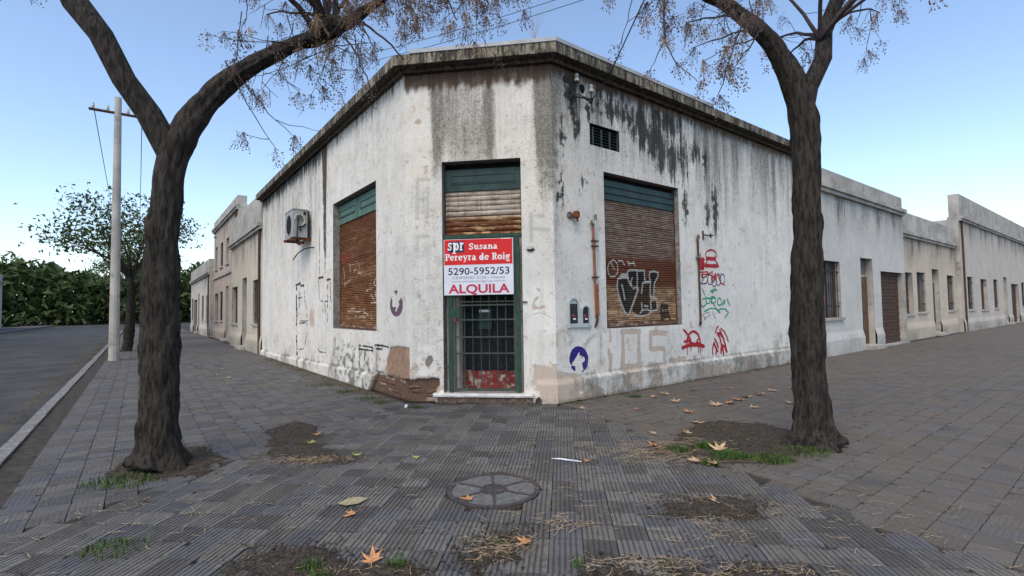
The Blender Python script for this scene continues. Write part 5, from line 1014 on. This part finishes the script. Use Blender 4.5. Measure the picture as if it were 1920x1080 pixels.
crumbs('rubble_crumbs', foot('l', 0, 1.6, .12, .0), 220, M['brick'], .004, .016); crumbs('rubble_crumbs', foot('f', .0, 2.2, .08, .03), 160, M['brick'], .003, .012)
crumbs('grit', lambda: (random.uniform(-2.4, 2.4), random.uniform(2.6, 6.8)), 900, M['infill'], .002, .006)
crumbs('leaf_litter', lambda: (random.gauss(1.9, .6), random.gauss(5.3, .7)), 800, M['litter'], .004, .014)
crumbs('leaf_litter', lambda: (random.gauss(-1.85, .22), random.gauss(4.72, .07)), 200, M['litter'], .005, .018)

# ------------------------------------------------------------------ fallen leaves and scraps
def leaf_mesh(seed, mat):
    r = random.Random(seed); lob = [(-150, .55), (-100, .85), (-40, .9), (0, 0)]; pts = []
    angs = [90, 38, -14, -62, 242, 194, 142]; lens = [1.0, .92, .72, .42, .42, .72, .92]
    N = len(angs); V = [(0, 0, 0)]; order = sorted(range(N), key=lambda i: -angs[i] % 360)
    for q, i in enumerate(order):
        a = RAD(angs[i]); L = lens[i] * r.uniform(.85, 1.1); nx = order[(q + 1) % N]; am = RAD((angs[i] + angs[nx]) / 2 if abs(angs[i] - angs[nx]) < 180 else (angs[i] + angs[nx]) / 2 + 180); vl = r.uniform(.30, .42)
        for da, k in ((.22, .62), (.10, .74), (0, 1.0), (-.10, .74), (-.22, .60)): V.append((L * k * math.cos(a + da), L * k * math.sin(a + da), 0))
        V.append((vl * math.cos(am), vl * math.sin(am), 0))
    n = len(V) - 1; c1, c2 = r.uniform(.4, 1.1), r.uniform(-.3, .8)
    V = [(x, y, c1 * (x * x) * .6 + c2 * y * y * .5 + .08 * math.sin(5 * x + seed) * math.hypot(x, y)) for x, y, z in V]
    mz = min(v[2] for v in V); V = [(x * .5, y * .5, (z - mz) * .5) for x, y, z in V]
    F = [(0, i, i % n + 1) for i in range(1, n + 1)]
    k = len(V); V += [(-.012, -.05, .03), (.012, -.05, .03), (.01, -.62, .06), (-.01, -.62, .06)]; F.append((k, k + 1, k + 2, k + 3))
    me = bpy.data.meshes.new('leaf'); me.from_pydata(V, [], F); me.materials.append(mat); me.shade_smooth(); return me
LM = {k: [leaf_mesh(s * 7 + ord(k[-1]), M[k]) for s in range(3)] for k in ('leaf1', 'leaf2', 'leaf3', 'leaf4')}
def leaf(x, y, size, rz, mk_, label, group=None, z=.004, tilt=.0):
    inst('fallen_leaf', random.choice(LM[mk_]), None, (x, y, z), (tilt + random.uniform(-.1, .1), random.uniform(-.12, .12), rz), size, label=label, cat='leaf', group=group)
leaf(-.345, 3.665, .165, 1.1, 'leaf1', 'orange plane leaf lying on the manhole cover', z=.008); leaf(-1.12, 3.44, .135, 2.3, 'leaf1', 'orange plane leaf touching the piece of cardboard', z=.01)
leaf(-.80, 2.79, .18, .2, 'leaf1', 'largest orange leaf on bare earth in the near left corner', z=.02, tilt=.15); leaf(1.62, 4.47, .20, 1.9, 'leaf2', 'pale ragged plane leaf on the straw near the grass', z=.015)
leaf(1.90, 5.42, .16, .8, 'leaf2', 'pale star-shaped leaf on the dark tree-pit earth', z=.012); leaf(2.18, 5.92, .20, 2.8, 'leaf2', 'pale curled leaf at the far rim of the tree pit', z=.01)
leaf(1.54, 5.47, .13, 1.2, 'leaf2', 'pale leaf where the grooved tiles meet the smooth slabs'); leaf(1.40, 4.95, .22, 1.5, 'leaf1', 'tan leaf at the left end of the straw by the tree pit', z=.01)
leaf(1.45, 3.55, .17, .5, 'leaf2', 'small pale leaf on cracked tiles by the right dirt strip'); leaf(-2.24, 5.66, .13, .4, 'leaf1', 'reddish leaf on the left slabs beyond the straw')
leaf(-1.52, 4.83, .13, .5, 'leaf3', 'greenish leaf beside the left straw heap'); leaf(-.93, 4.72, .11, .3, 'leaf3', 'lone yellow-green leaf mid-left on grooved tiles'); leaf(-2.16, 5.32, .17, 1.3, 'leaf3', 'yellow-green leaf beside the earth patch on the left')
leaf(.20, 5.10, .10, .3, 'leaf4', 'thin dark leaf beyond the manhole towards the door'); leaf(.06, 2.98, .15, 2.3, 'leaf1', 'curled brown leaf in the broken-tile hole nearest the camera', z=.02)
leaf(.66, 4.55, .12, 2.6, 'leaf1', 'orange scrap of leaf just right of the white strip'); leaf(.95, 6.85, .15, 1.0, 'leaf2', 'pale leaf by the foot of the wall under the blue emblem')
leaf(1.95, 4.75, .24, .0, 'leaf2', 'large pale folded leaf beside the green grass', z=.03, tilt=.25); leaf(1.75, 4.38, .16, 1.4, 'leaf2', 'pale leaf standing at the grass edge nearest the camera', z=.02)
GRP = 'dry leaves scattered along the right-hand wall'
for (x, y, s) in [(2.41, 7.83, .20), (2.15, 7.62, .15), (2.95, 8.15, .16), (2.35, 7.25, .2), (2.30, 6.55, .18), (2.85, 6.95, .24), (3.05, 7.05, .22), (3.3, 7.3, .24), (3.5, 7.5, .22), (1.66, 6.75, .12), (3.25, 6.75, .16), (3.62, 8.35, .14), (3.8, 7.7, .2), (4.2, 8.0, .2), (4.4, 7.6, .2), (5.0, 8.6, .2), (3.9, 7.0, .18), (4.6, 8.2, .16)]:
    leaf(x, y, s * 1.15, random.uniform(0, 6), random.choice(('leaf1', 'leaf2', 'leaf2', 'leaf4')), 'small dry brown leaf on the dusty slabs along the right-hand wall', GRP)
GR2 = 'dry leaves on the left pavement under the tree'
for _ in range(12):
    q = lp('l', random.uniform(5, 10), random.uniform(.5, 3.2)); leaf(q[0], q[1], random.uniform(.10, .16), random.uniform(0, 6), random.choice(('leaf1', 'leaf2', 'leaf4')), 'small dry leaf on the left pavement beyond the tree', GR2)
V = [(-1.275, 3.60), (-1.225, 3.69), (-1.15, 3.71), (-1.085, 3.70), (-1.125, 3.60), (-1.205, 3.555)]
mk('cardboard_scrap', [(x, y, .014 + .01 * math.sin(9 * x)) for x, y in V] + [(x, y, .010 + .01 * math.sin(9 * x)) for x, y in V], [tuple(range(6))[::-1], tuple(range(6, 12))] + [(i, (i + 1) % 6, (i + 1) % 6 + 6, i + 6) for i in range(6)], M['card'], label='flat scrap of yellowish cardboard on the tiles left of the manhole', cat='cardboard')
m = MB(); m.tube([(.34, 4.60, .012), (.42, 4.575, .014), (.52, 4.53, .012), (.60, 4.50, .010)], [.003, .006, .007, .003], 5); m.build('plastic_strip', M['plastic'], None, label='thin white plastic strip lying on the tiles right of the door', cat='litter')
m = MB(); m.tube([(-1.55, 7.12, .0), (-1.54, 7.12, .03), (-1.535, 7.115, .045)], [.02, .024, .008], 6); m.build('paper_scrap', M['plastic'], None, label='crumpled white scrap by the bared bricks', cat='litter')

# ------------------------------------------------------------------ trees with pollarded heads, drooping shoots and berry clusters
def berry_mesh(seed, mat):
    r = random.Random(seed); m = MB()
    for _ in range(r.randint(38, 60)):
        a = r.uniform(0, 6.28); q = .085 * math.sqrt(r.random()); h = r.uniform(-.20, -.01); x, y = q * math.cos(a), q * math.sin(a); s = r.uniform(.0058, .0092)
        m.add([(x + s, y, h), (x - s, y, h), (x, y + s, h), (x, y - s, h), (x, y, h + s), (x, y, h - s)], [(0, 2, 4), (2, 1, 4), (1, 3, 4), (3, 0, 4), (2, 0, 5), (1, 2, 5), (3, 1, 5), (0, 3, 5)])
        k = r.uniform(.25, .6); m.add([(x, y, h), (x + .0016, y, h), (x * k, y * k, h * k * .9), (x * k - .0016, y * k, h * k * .9)], [(0, 1, 2, 3)])
        m.add([(x * k, y * k, h * k * .9), (x * k + .0018, y * k, h * k * .9), (0.001, 0, .01), (-.001, 0, .01)], [(0, 1, 2, 3)])
    me = bpy.data.meshes.new('berry_cluster'); me.from_pydata(m.v, [], m.f); me.materials.append(mat); return me
BM = [berry_mesh(s, M['berry'] if s % 2 == 0 else M['berry_d']) for s in range(9)]
def wob(a, b, n, k, sagk=0.):
    a, b = Vector(a), Vector(b); out = []; L = (b - a).length
    for i in range(n + 1):
        t = i / n; p = a.lerp(b, t) + Vector((random.uniform(-1, 1), random.uniform(-1, 1), random.uniform(-1, 1))) * k * L * (0 < i < n) - Vector((0, 0, sagk * L * 4 * t * (1 - t))); out.append(p)
    return out
def shoot(T, a, b, r0, r1, sagk=-.10, twigs=2, berries=2, n=7, seedlen=.45):
    pts = wob(a, b, n, .018, sagk); m = MB(); m.tube(pts, [r0 + (r1 - r0) * i / n for i in range(n + 1)], 5 if r0 < .02 else 7)
    ends = [(pts[-1], pts[-1] - pts[-2])]
    for _ in range(twigs):
        i = random.randint(2, n - 1); p = pts[i]; d = Vector((random.uniform(-1, 1), random.uniform(-1, 1), random.uniform(-1.1, .3))).normalized(); L = seedlen * random.uniform(.4, 1.1); q = p + d * L; tp = wob(p, q, 4, .05, .06); m.tube(tp, [.0042, .0036, .003, .0024, .0016], 4); ends.append((tp[-1], d))
        if random.random() < .5:
            d2 = (d + Vector((random.uniform(-1, 1), random.uniform(-1, 1), random.uniform(-1, .2)))).normalized(); tp2 = wob(tp[2], tp[2] + d2 * L * .6, 3, .05, .05); m.tube(tp2, [.004, .003, .0025, .0015], 4); ends.append((tp2[-1], d2))
    m.build('branch', M['twig'] if r0 < .03 else M['bark'], T)
    for k in range(berries):
        p, d = ends[k % len(ends)]; inst('berry_cluster', random.choice(BM), T, tuple(p + Vector((random.uniform(-.03, .03), random.uniform(-.03, .03), .0))), (random.uniform(-.35, .35), random.uniform(-.35, .35), random.uniform(0, 6.28)), random.uniform(.75, 1.25))
def trunk(T, pts, rr, flare=True):
    m = MB(); n = 30; P_ = [Vector(p) for p in pts]; fine = []; fr = []
    for i in range(len(P_) - 1):
        p0, p1, p2, p3 = P_[max(i - 1, 0)], P_[i], P_[i + 1], P_[min(i + 2, len(P_) - 1)]; S_ = max(3, int((p2 - p1).length / .045))
        for k in range(S_):
            t = k / S_; fine.append(.5 * ((2 * p1) + (p2 - p0) * t + (2 * p0 - 5 * p1 + 4 * p2 - p3) * t * t + (3 * p1 - p0 - 3 * p2 + p3) * t ** 3)); fr.append(rr[i] + (rr[i + 1] - rr[i]) * t)
    fine.append(P_[-1]); fr.append(rr[-1]); m.tube(fine, fr, n); V = np.array([tuple(v) for v in m.v]); N = len(fine)
    th = np.tile(np.arange(n) / n * 2 * math.pi, N); hh = np.repeat(np.concatenate([[0], np.cumsum([(fine[i + 1] - fine[i]).length for i in range(N - 1)])]), n)
    ce = np.repeat(np.array([tuple(p) for p in fine]), n, 0); cx, cy = np.cos(th), np.sin(th)
    ridge = np.abs(fbm(cx * 4 + 9, cy * 4 + hh * 1.6, 33, 3) - .5) + .6 * np.abs(fbm(cx * 9 + 3, cy * 9 + hh * 4, 35, 3) - .5)
    f_ = 1 + .26 * (fbm(cx * 1.3 + 5, cy * 1.3 + hh * 1.3, 31, 2) - .5) + .85 * (ridge - .18)
    if flare: f_ = f_ * (1 + .55 * np.exp(-np.maximum(V[:, 2], 0) / .10) * (.55 + .8 * np.abs(np.sin(th * 2.5 + 1))))
    V = ce + (V - ce) * f_[:, None]
    return mk('trunk', V, m.f, M['bark'], T, smooth=True)
TL = thing('berry_tree', (-3.25, 4.55, 0), 'bare tree on the left pavement with a thick leaning limb and knobbly head', 'tree')
trunk(TL, [(-3.27, 4.52, -.02), (-3.25, 4.55, .15), (-3.25, 4.55, 1.2), (-3.22, 4.58, 2.4), (-3.12, 4.62, 3.05), (-2.75, 4.75, 3.66), (-2.2, 4.9, 4.10), (-2.02, 5.0, 4.22), (-1.90, 5.0, 4.32), (-1.78, 5.0, 4.36), (-1.72, 5.0, 4.30)], [.18, .155, .14, .125, .12, .088, .064, .078, .105, .09, .035])
m = MB(); m.tube(wob((-3.2, 4.6, 2.9), (-4.1, 4.3, 4.6), 5, .02), [.12, .11, .10, .10, .11, .07], 9); m.build('limb', M['bark'], TL)
m = MB(); m.tube(wob((-1.80, 5.0, 4.28), (-1.56, 5.0, 4.42), 3, .03), [.055, .045, .052, .045], 9); m.build('limb', M['bark'], TL)
H = (-1.86, 5.0, 4.36); Kn = (-1.57, 5.0, 4.41)
for a, b, r0, r1, tw, be in [
    ((-1.99, 5, 4.36), (-2.05, 5.1, 5.2), .032, .018, 2, 1), ((-1.90, 5, 4.40), (-2.02, 5.3, 5.4), .028, .016, 2, 1), ((-1.78, 5, 4.40), (-1.76, 4.9, 5.3), .030, .018, 2, 1), ((-2.02, 5, 4.34), (-2.55, 5.0, 4.95), .034, .018, 3, 2),
    ((-1.72, 5, 4.38), (-1.05, 5.1, 4.82), .030, .017, 4, 3), (Kn, (-.98, 4.95, 4.75), .034, .022, 4, 4), ((-.98, 4.95, 4.75), (-.1, 4.8, 5.2), .022, .012, 4, 4), ((-1.05, 5.1, 4.82), (-.3, 5.3, 5.5), .017, .010, 3, 3),
    (Kn, (-1.02, 4.75, 3.86), .015, .007, 0, 0), ((-1.70, 5.0, 4.25), (-1.28, 4.45, 3.45), .012, .006, 1, 1), (Kn, (-1.30, 4.7, 3.93), .010, .005, 1, 1)]:
    shoot(TL, a, b, r0, r1, -.06, tw, be)
for k in range(32):   # shoots that hang with the berries, right half of the crown
    x = random.uniform(-1.55, -.05); z = 4.55 + .25 * random.random(); y = random.uniform(4.3, 5.4); q = (x + random.uniform(-.05, .35), y + random.uniform(-.3, .2), max(3.95, z - random.uniform(.25, .6) - .1))
    shoot(TL, (x, y, z + .45), (q[0], q[1], q[2] + .28), .005, .002, -.05, 2, 3, 6, .3)
for k in range(24):   # lower left of the head
    x = random.uniform(-2.9, -1.35); y = random.uniform(4.4, 5.2); qx = x + random.uniform(-.25, .25); q = (qx, y + random.uniform(-.2, .2), random.uniform(.22, .55) + 3.48 + max(0, (qx + 1.93)) * .85)
    a = (random.uniform(-2.2, -1.75), 5.0 + random.uniform(-.1, .1), 4.18) if k % 2 else (x, y, 4.35)
    shoot(TL, a, q, .006, .002, .03, 2, 2, 6, .3)
for k in range(26):   # crown above and left, outside the picture's upper edge and over the street
    a = random.choice(((-4.1, 4.3, 4.6), H, (-2.05, 5.1, 5.2))); q = (a[0] + random.uniform(-1.5, .6), a[1] + random.uniform(-1.2, 1.0), a[2] + random.uniform(.1, 1.6)); shoot(TL, a, q, .022, .006, -.08, 4, 4, 7, .5)
shoot(TL, (-2.62, 4.6, 3.72), (-2.12, 4.75, 3.12), .007, .003, .05, 1, 1); shoot(TL, (-2.7, 4.6, 3.8), (-2.3, 4.8, 3.0), .007, .003, .05, 1, 2)
# the thin long branch over the doorway
shoot(TL, (-.75, 4.7, 4.75), (-.50, 4.7, 3.97 + .25), .010, .006, -.02, 1, 1, 6, .3)
TR = thing('berry_tree', (3.0, 5.0, 0), 'bare tree in the grassy earth pit on the right pavement', 'tree')
trunk(TR, [(3.02, 5.0, -.02), (3.0, 5.0, .15), (2.98, 5.0, 1.3), (3.02, 5.0, 2.6), (3.0, 5.0, 3.4), (2.75, 5.0, 4.05), (2.3, 5.0, 4.50), (2.0, 5.0, 4.68), (1.7, 5.05, 5.1)], [.19, .16, .135, .125, .12, .085, .062, .055, .04])
m = MB(); m.tube(wob((3.0, 5.0, 3.3), (3.7, 5.3, 5.0), 5, .02), [.11, .09, .085, .08, .075, .06], 9); m.build('limb', M['bark'], TR)
RB = [((1.75, 4.9, 5.0), (1.50, 4.6, 4.30), .011, .010, 2, 2), ((1.50, 4.6, 4.30), (1.49, 4.6, 3.92), .011, .009, 3, 3), ((1.49, 4.6, 3.92), (1.34, 4.6, 3.62), .006, .003, 0, 1), ((1.49, 4.6, 3.92), (1.60, 4.6, 3.70), .007, .005, 0, 1), ((1.60, 4.6, 3.70), (1.80, 4.6, 3.52), .005, .003, 0, 1),
    ((2.42, 5.0, 4.40), (1.78, 4.8, 4.22), .013, .006, 3, 4), ((2.5, 4.9, 4.2), (1.75, 4.6, 3.85), .010, .004, 2, 3), ((2.5, 4.9, 4.1), (1.85, 4.6, 3.72), .008, .003, 1, 2), ((2.35, 4.8, 4.25), (2.02, 4.7, 3.42), .010, .004, 2, 4), ((2.6, 4.9, 4.2), (2.15, 4.6, 3.65), .010, .004, 3, 4),
    ((1.6, 4.8, 4.8), (1.30, 4.6, 4.15), .008, .003, 2, 4), ((1.6, 4.8, 4.9), (.75, 4.7, 4.62), .009, .004, 2, 3), ((2.3, 4.9, 4.5), (1.95, 4.7, 4.1), .008, .003, 2, 3)]
for a, b, r0, r1, tw, be in RB: shoot(TR, a, b, r0, r1, -.02, tw, be, 6, .26)
for k in range(10):
    x = random.uniform(1.25, 2.6); y = random.uniform(4.4, 5.2); shoot(TR, (x, y, 4.75), (x + random.uniform(-.2, .25), y + random.uniform(-.2, .2), random.uniform(4.1, 4.4)), .006, .003, -.02, 2, 2, 5, .28)
for k in range(30):
    a = random.choice(((3.7, 5.3, 5.0), (1.9, 5.0, 4.8), (3.3, 5.1, 4.2))); q = (a[0] + random.uniform(-.6, 1.6), a[1] + random.uniform(-1.2, 1.2), a[2] + random.uniform(.0, 1.5)); shoot(TR, a, q, .022, .006, -.08, 4, 4, 7, .5)

# ------------------------------------------------------------------ neighbouring houses down both streets
M['shut_grey'] = simple('grey_painted_shutter', (.22, .22, .21), .6, .2, 6, (.13, .10, .08), c2amt=.35); M['wood_door'] = simple('varnished_old_door', (.10, .052, .028), .5, .35, 5, (.05, .03, .02), c2amt=.4)
M['trim'] = simple('weathered_render_trim', (.36, .34, .31), .9, .25, 1.2, (.22, .205, .185), c2amt=.40, bump=.004); M['curtain'] = simple('dusty_glass_with_curtain', (.10, .105, .11), .2, .4, 2.5, (.25, .24, .22), c2amt=.35)
def house(w, u0, u1, dface, dep, h, tint, label, kinds, seed):
    """kinds: what stands in each bay: 'w' barred window, 's' shuttered window, 'd' door, 'g' garage, '-' bare wall"""
    r = random.Random(seed); nf = 1 if dface < 5 else -1
    fw_ = wall_material('house_plaster', tint, tuple(min(.8, c * 1.1) for c in tint)); H_ = thing('house', P(w, (u0 + u1) / 2, dface, 0), label, 'house')
    n = len(kinds); bay = (u1 - u0) / n; ops = []
    for i, k in enumerate(kinds):
        c = u0 + (i + .5) * bay + r.uniform(-.15, .15)
        if k == 'w': ops.append((c - .55, c + .55, 1.0, 2.55, k))
        elif k == 's': ops.append((c - .75, c + .75, .95, 2.5, k))
        elif k == 'd': ops.append((c - .5, c + .5, .12, 2.75, k))
        elif k == 'g': ops.append((c - 1.25, c + 1.25, .03, 2.4, k))
    if h > 5.5:
        for i in range(n): c = u0 + (i + .5) * bay; ops.append((c - .5, c + .5, 3.9, 5.2, 's' if i % 2 else 'w'))
    us = np.array(sorted(set(np.round(np.concatenate([np.linspace(u0, u1, int((u1 - u0) / .22)), [x for o in ops for x in o[:2]]]), 4)))); zs = np.array(sorted(set(np.round(np.concatenate([np.linspace(-.05, h, int(h / .2)), [x for o in ops for x in o[2:4]]]), 4))))
    U, Z = np.meshgrid(us, zs); u = U.ravel(); z = Z.ravel(); nu = len(us)
    s1 = fbm(u * 2.5 + seed, z * .4, 3); n1 = fbm(u * 1.2, z * 1.2, seed)
    V = np.array([P(w, a, dface + nf * (.05 * (b_ < .45) + .006 * c), b_) for a, b_, c in zip(u, z, n1)])
    uc = (us[:-1] + us[1:]) / 2; zc = (zs[:-1] + zs[1:]) / 2; UC, ZC = np.meshgrid(uc, zc); hole = np.zeros(UC.shape, bool)
    for (a, b_, c, d, k) in ops: hole |= (UC > a) & (UC < b_) & (ZC > c) & (ZC < d)
    J, I = np.where(~hole); a = J * nu + I; F = np.stack([a, a + 1, a + nu + 1, a + nu], 1)
    if (w == 'l') == (nf > 0): F = F[:, ::-1]
    ob = mk('wall', V, F.tolist(), fw_, H_, smooth=False); one = np.ones_like(u)
    g = .15 + .6 * ss(h - 1.6, h, z + 1.2 * (s1 - .5)) * s1 * 1.4 + .55 * ss(.8, .1, z) * n1 * 1.5; mo = .75 * ss(h - 1.2, h - .1, z + 1.6 * (s1 - .5)) * s1; pe = .5 * ss(1.2, .3, z) * n1
    fattr(ob, 'stain', np.stack([np.clip(g, 0, 1), np.clip(mo, 0, 1), np.clip(pe, 0, 1), one], 1)); fattr(ob, 'more', np.zeros((len(u), 4))); fattr(ob, 'paint', np.zeros((len(u), 4)))
    D = lambda x: dface + nf * x
    def wb(a, b_, d0, d1, c, d): q = sorted((D(d0), D(d1))); return MB().wbox(w, a, b_, q[0], q[1], c, d)
    m = MB(); q0, q1 = sorted((D(-dep), D(-.35))); m.wbox(w, u0 + .01, u1 - .01, q0, q1, -.1, h); m.build('rear_wall', M['trim'], H_)
    for a_, b_ in ((u0 - .002, u0 + .25), (u1 - .25, u1 + .002)): wb(a_, b_, -.36, -.004, -.1, h).build('pier', M['trim'], H_)
    wb(u0, u1, -.36, -.01, h - .2, h - .001).build('parapet_core', M['trim'], H_)
    wb(u0 - .01, u1 + .01, -.4, .16, h, h + .12).build('cornice', M['trim'], H_); wb(u0, u1, -.3, .10, h - .1, h - .003).build('cornice_bed', M['trim'], H_)
    wb(u0 + .05, u1 - .05, -.35, .03, h + .121, h + .55 + .3 * (seed % 3)).build('parapet', M['trim'], H_)
    if h > 5.5: wb(u0, u1, .008, .07, 3.35, 3.5).build('string_course', M['trim'], H_)
    m = MB(); m.tube([P(w, u0 + .35, D(.05), h - .1), P(w, u0 + .35, D(.05), .0)], .04, 8); m.build('downpipe', M['pipe_dark'], H_)
    for (a, b_, c, d, k) in ops:
        m = MB(); 
        for (x0, x1, y0, y1) in ((a - .04, a, c - .04, d + .04), (b_, b_ + .04, c - .04, d + .04), (a, b_, d, d + .04), (a, b_, c - .04, c)):
            q = sorted((D(-.22), D(-.004))); m.wbox(w, x0, x1, q[0], q[1], y0, y1)
        fr = m.build('door_frame' if k in 'dg' else 'window', M['trim'], H_)
        if k in 'ws': wb(a - .08, b_ + .08, -.05, .07, c - .07, c - .001).build('sill', M['trim'], fr)
        if k == 'w':
            wb(a, b_, -.20, -.18, c, d).build('pane', M['curtain'], fr); mm = MB(); q = sorted((D(-.178), D(-.14)))
            for x in (a, (a + b_) / 2 - .025, b_ - .05): mm.wbox(w, x, x + .05, q[0], q[1], c, d)
            mm.build('sash', M['wood_door'] if seed % 2 else M['trim'], fr)
            for x in np.linspace(a + .1, b_ - .1, 7): bb = MB(); bb.tube([P(w, x, D(-.04), c), P(w, x, D(-.04), d)], .009, 5); bb.build('window_bar', M['cable'], fr)
            for y in (c + .3, d - .3): q = sorted((D(-.055), D(-.03))); MB().wbox(w, a, b_, q[0], q[1], y, y + .03).build('window_bar', M['cable'], fr)
        elif k in 'sg':
            nS = int((d - c) / .11)
            for y in range(nS): yy = c + y * (d - c) / nS; wb(a, b_, -.17, -.135 - .012 * (y % 2), yy + .004, yy + (d - c) / nS - .004).build('slat', M['shut_grey'] if (seed + len(kinds)) % 2 else M['pipe_dark'], fr)
            wb(a, b_, -.20, -.175, c, d).build('backing', M['void'], fr)
        else:
            wb(a, b_, -.20, -.16, c, d - .55).build('door_leaf', M['wood_door'] if seed % 2 else M['green'], fr); wb(a, b_, -.20, -.18, d - .5, d).build('transom_pane', M['curtain'], fr); wb(a, b_, -.2, -.15, d - .55, d - .5).build('transom_bar', M['trim'], fr)
            for x0 in (a + .08, (a + b_) / 2 + .04):
                for y0, y1 in ((c + .15, c + .8), (c + .95, d - .75)): wb(x0, x0 + .34, -.159, -.145, y0, y1).build('door_panel', M['wood_door'] if seed % 2 else M['green'], fr)
            wb(a - .1, b_ + .1, -.1, .25, .0, .11).build('doorstep', M['trim'], fr)
    return H_
house('l', 11.05, 18, -.02, 9, 4.3, (.50, .45, .37), 'cream single-storey house next along the left street', 'wds', 11); house('l', 18.1, 27, -.3, 9, 6.2, (.40, .32, .27), 'tall brownish house farther along the left street', 'wdws', 12); house('l', 27.1, 40, -.1, 9, 3.8, (.55, .53, .49), 'pale low house at the end of the left row', 'swdgw', 13)
house('r', 9.05, 16.5, -.02, 9, 4.5, (.50, .49, .47), 'grey plastered house adjoining the right-hand wall', 'wdg', 21); house('r', 16.6, 25, -.3, 9, 3.9, (.50, .42, .33), 'ochre low house farther along the right street', 'swdw', 22); house('r', 25.1, 52, -.1, 9, 5.2, (.46, .41, .37), 'long brownish house at the end of the right row', 'wswdgwswd', 23)
OP = KL + 8.5
mb = MB(); mb.wbox('l', -30, 90, OP, OP + 3.2, -.29, .0); mb.build('opposite_pavement', M['slab_far'], None, kind='structure')
for u0, u1, h, c, lab, kd, sd_ in [(13, 23, 4.2, (.47, .39, .31), 'tan house across the left street', 'wdsw', 31), (23.2, 35, 6.4, (.46, .45, .43), 'two-storey grey house across the left street', 'swdgs', 32), (35.2, 49, 4.0, (.52, .48, .40), 'cream house far across the left street', 'wswdw', 33), (49.2, 75, 5.4, (.42, .35, .30), 'brown house farthest across the left street', 'wdwsgwdw', 34)]:
    house('l', u0, u1, OP + 3.2, 9, h, c, lab, kd, sd_)
M['crown'] = simple('street_tree_leaf', (.045, .075, .022), .7, .5, 3, (.085, .085, .03), c2amt=.42)
def street_tree(x, y, s, label):
    t = thing('street_tree', (x, y, -.05), label, 'tree', 'trees farther down the street'); top = (x + .1, y, 2.6 * s); trunk(t, [(x, y, -.1), (x + .03, y, .2), (x + .08, y, 1.4 * s), top], [.17 * s, .14 * s, .11 * s, .09 * s], False)
    V = []; F = []
    for c_ in range(34):
        a = random.uniform(0, 6.28); rr = 1.9 * s * math.sqrt(random.random()); cz = (4.3 + random.uniform(-1.1, 1.6) * (1 - .3 * rr / s)) * s; cx, cy = x + rr * math.cos(a), y + rr * math.sin(a)
        if c_ < 14: m = MB(); m.tube(wob(top, (cx, cy, cz), 5, .05, -.05), [.05 * s, .04 * s, .03 * s, .022 * s, .016 * s, .008], 5); m.build('limb', M['bark'], t)
        cr = random.uniform(.35, .75) * s
        for _ in range(110):
            e = Vector((random.gauss(0, 1), random.gauss(0, 1), random.gauss(0, .7))) * cr * .6; k = len(V)
            for q in range(3): V.append(tuple(Vector((cx, cy, cz)) + e + Vector((random.gauss(0, 1), random.gauss(0, 1), random.gauss(0, 1))).normalized() * .085 * s))
            F.append((k, k + 1, k + 2))
    mk('crown', V, F, M['crown'], t)
for i, (u, d) in enumerate([(17, KL - .7), (25, KL - .7), (19, OP + .8), (28, OP + .8), (38, OP + .8), (35, KL - .7)]):
    q = lp('l', u, d); street_tree(q[0], q[1], random.uniform(.85, 1.15), ['leafy street tree nearest the kerb past the left trunk', 'second leafy tree along the near kerb of the left street', 'leafy tree nearest on the far side of the left street', 'middle leafy tree on the far side of the left street', 'farthest leafy tree on the far side of the left street', 'third leafy tree along the near kerb of the left street'][i])
# the wood that closes the end of the left street
V = []; F = []
for _ in range(34000):
    u = random.uniform(92, 112); d = random.uniform(-45, 60); hh = 5.5 + 4 * float(vn(d * .16, 3, 4)) + 2 * float(vn(d * .6, 9, 5)); z = hh * random.random() ** .85; p_ = Vector(P('l', u, d, z)); k = len(V)
    for q in range(3): V.append(tuple(p_ + Vector((random.gauss(0, 1), random.gauss(0, 1), random.gauss(0, 1))).normalized() * random.uniform(.5, 1.0)))
    F.append((k, k + 1, k + 2))
mk('distant_trees', V, F, M['crown'], kind='stuff')
# utility pole by the left kerb
q = lp('l', 12.5, KL - .45); UP = thing('utility_pole', (q[0], q[1], -.02), 'grey concrete utility pole by the left kerb', 'utility pole')
m = MB(); m.tube([(q[0], q[1], -.02), (q[0], q[1], 4), (q[0], q[1], 8.2)], [.14, .115, .09], 12); m.build('pole', M['trim'], UP)
m = MB(); a0 = q - .7 * FR['l'][2]; a1 = q + .7 * FR['l'][2]; m.tube([(*a0, 7.7), (*a1, 7.7)], .045, 6); m.build('crossarm', M['pipe_dark'], UP)
for s in (-.6, -.25, .25, .6): a0 = q + s * FR['l'][2]; m = MB(); m.tube([(*a0, 7.74), (*a0, 7.80), (*a0, 7.90)], [.03, .045, .03], 8); m.build('insulator', M['porcelain'], UP)
for s, lb in ((-.6, 'street wire nearest the houses along the left street'), (.6, 'street wire farthest from the houses along the left street')):
    a0 = q + s * FR['l'][2]; a1 = lp('l', 88, KL - .45 + s); cable('street_wire', sag((*a0, 7.9), (*a1, 7.6), 1.2, 24), .012, lb, 'wire', 'wires along the left street')
SC.render.engine = 'CYCLES'
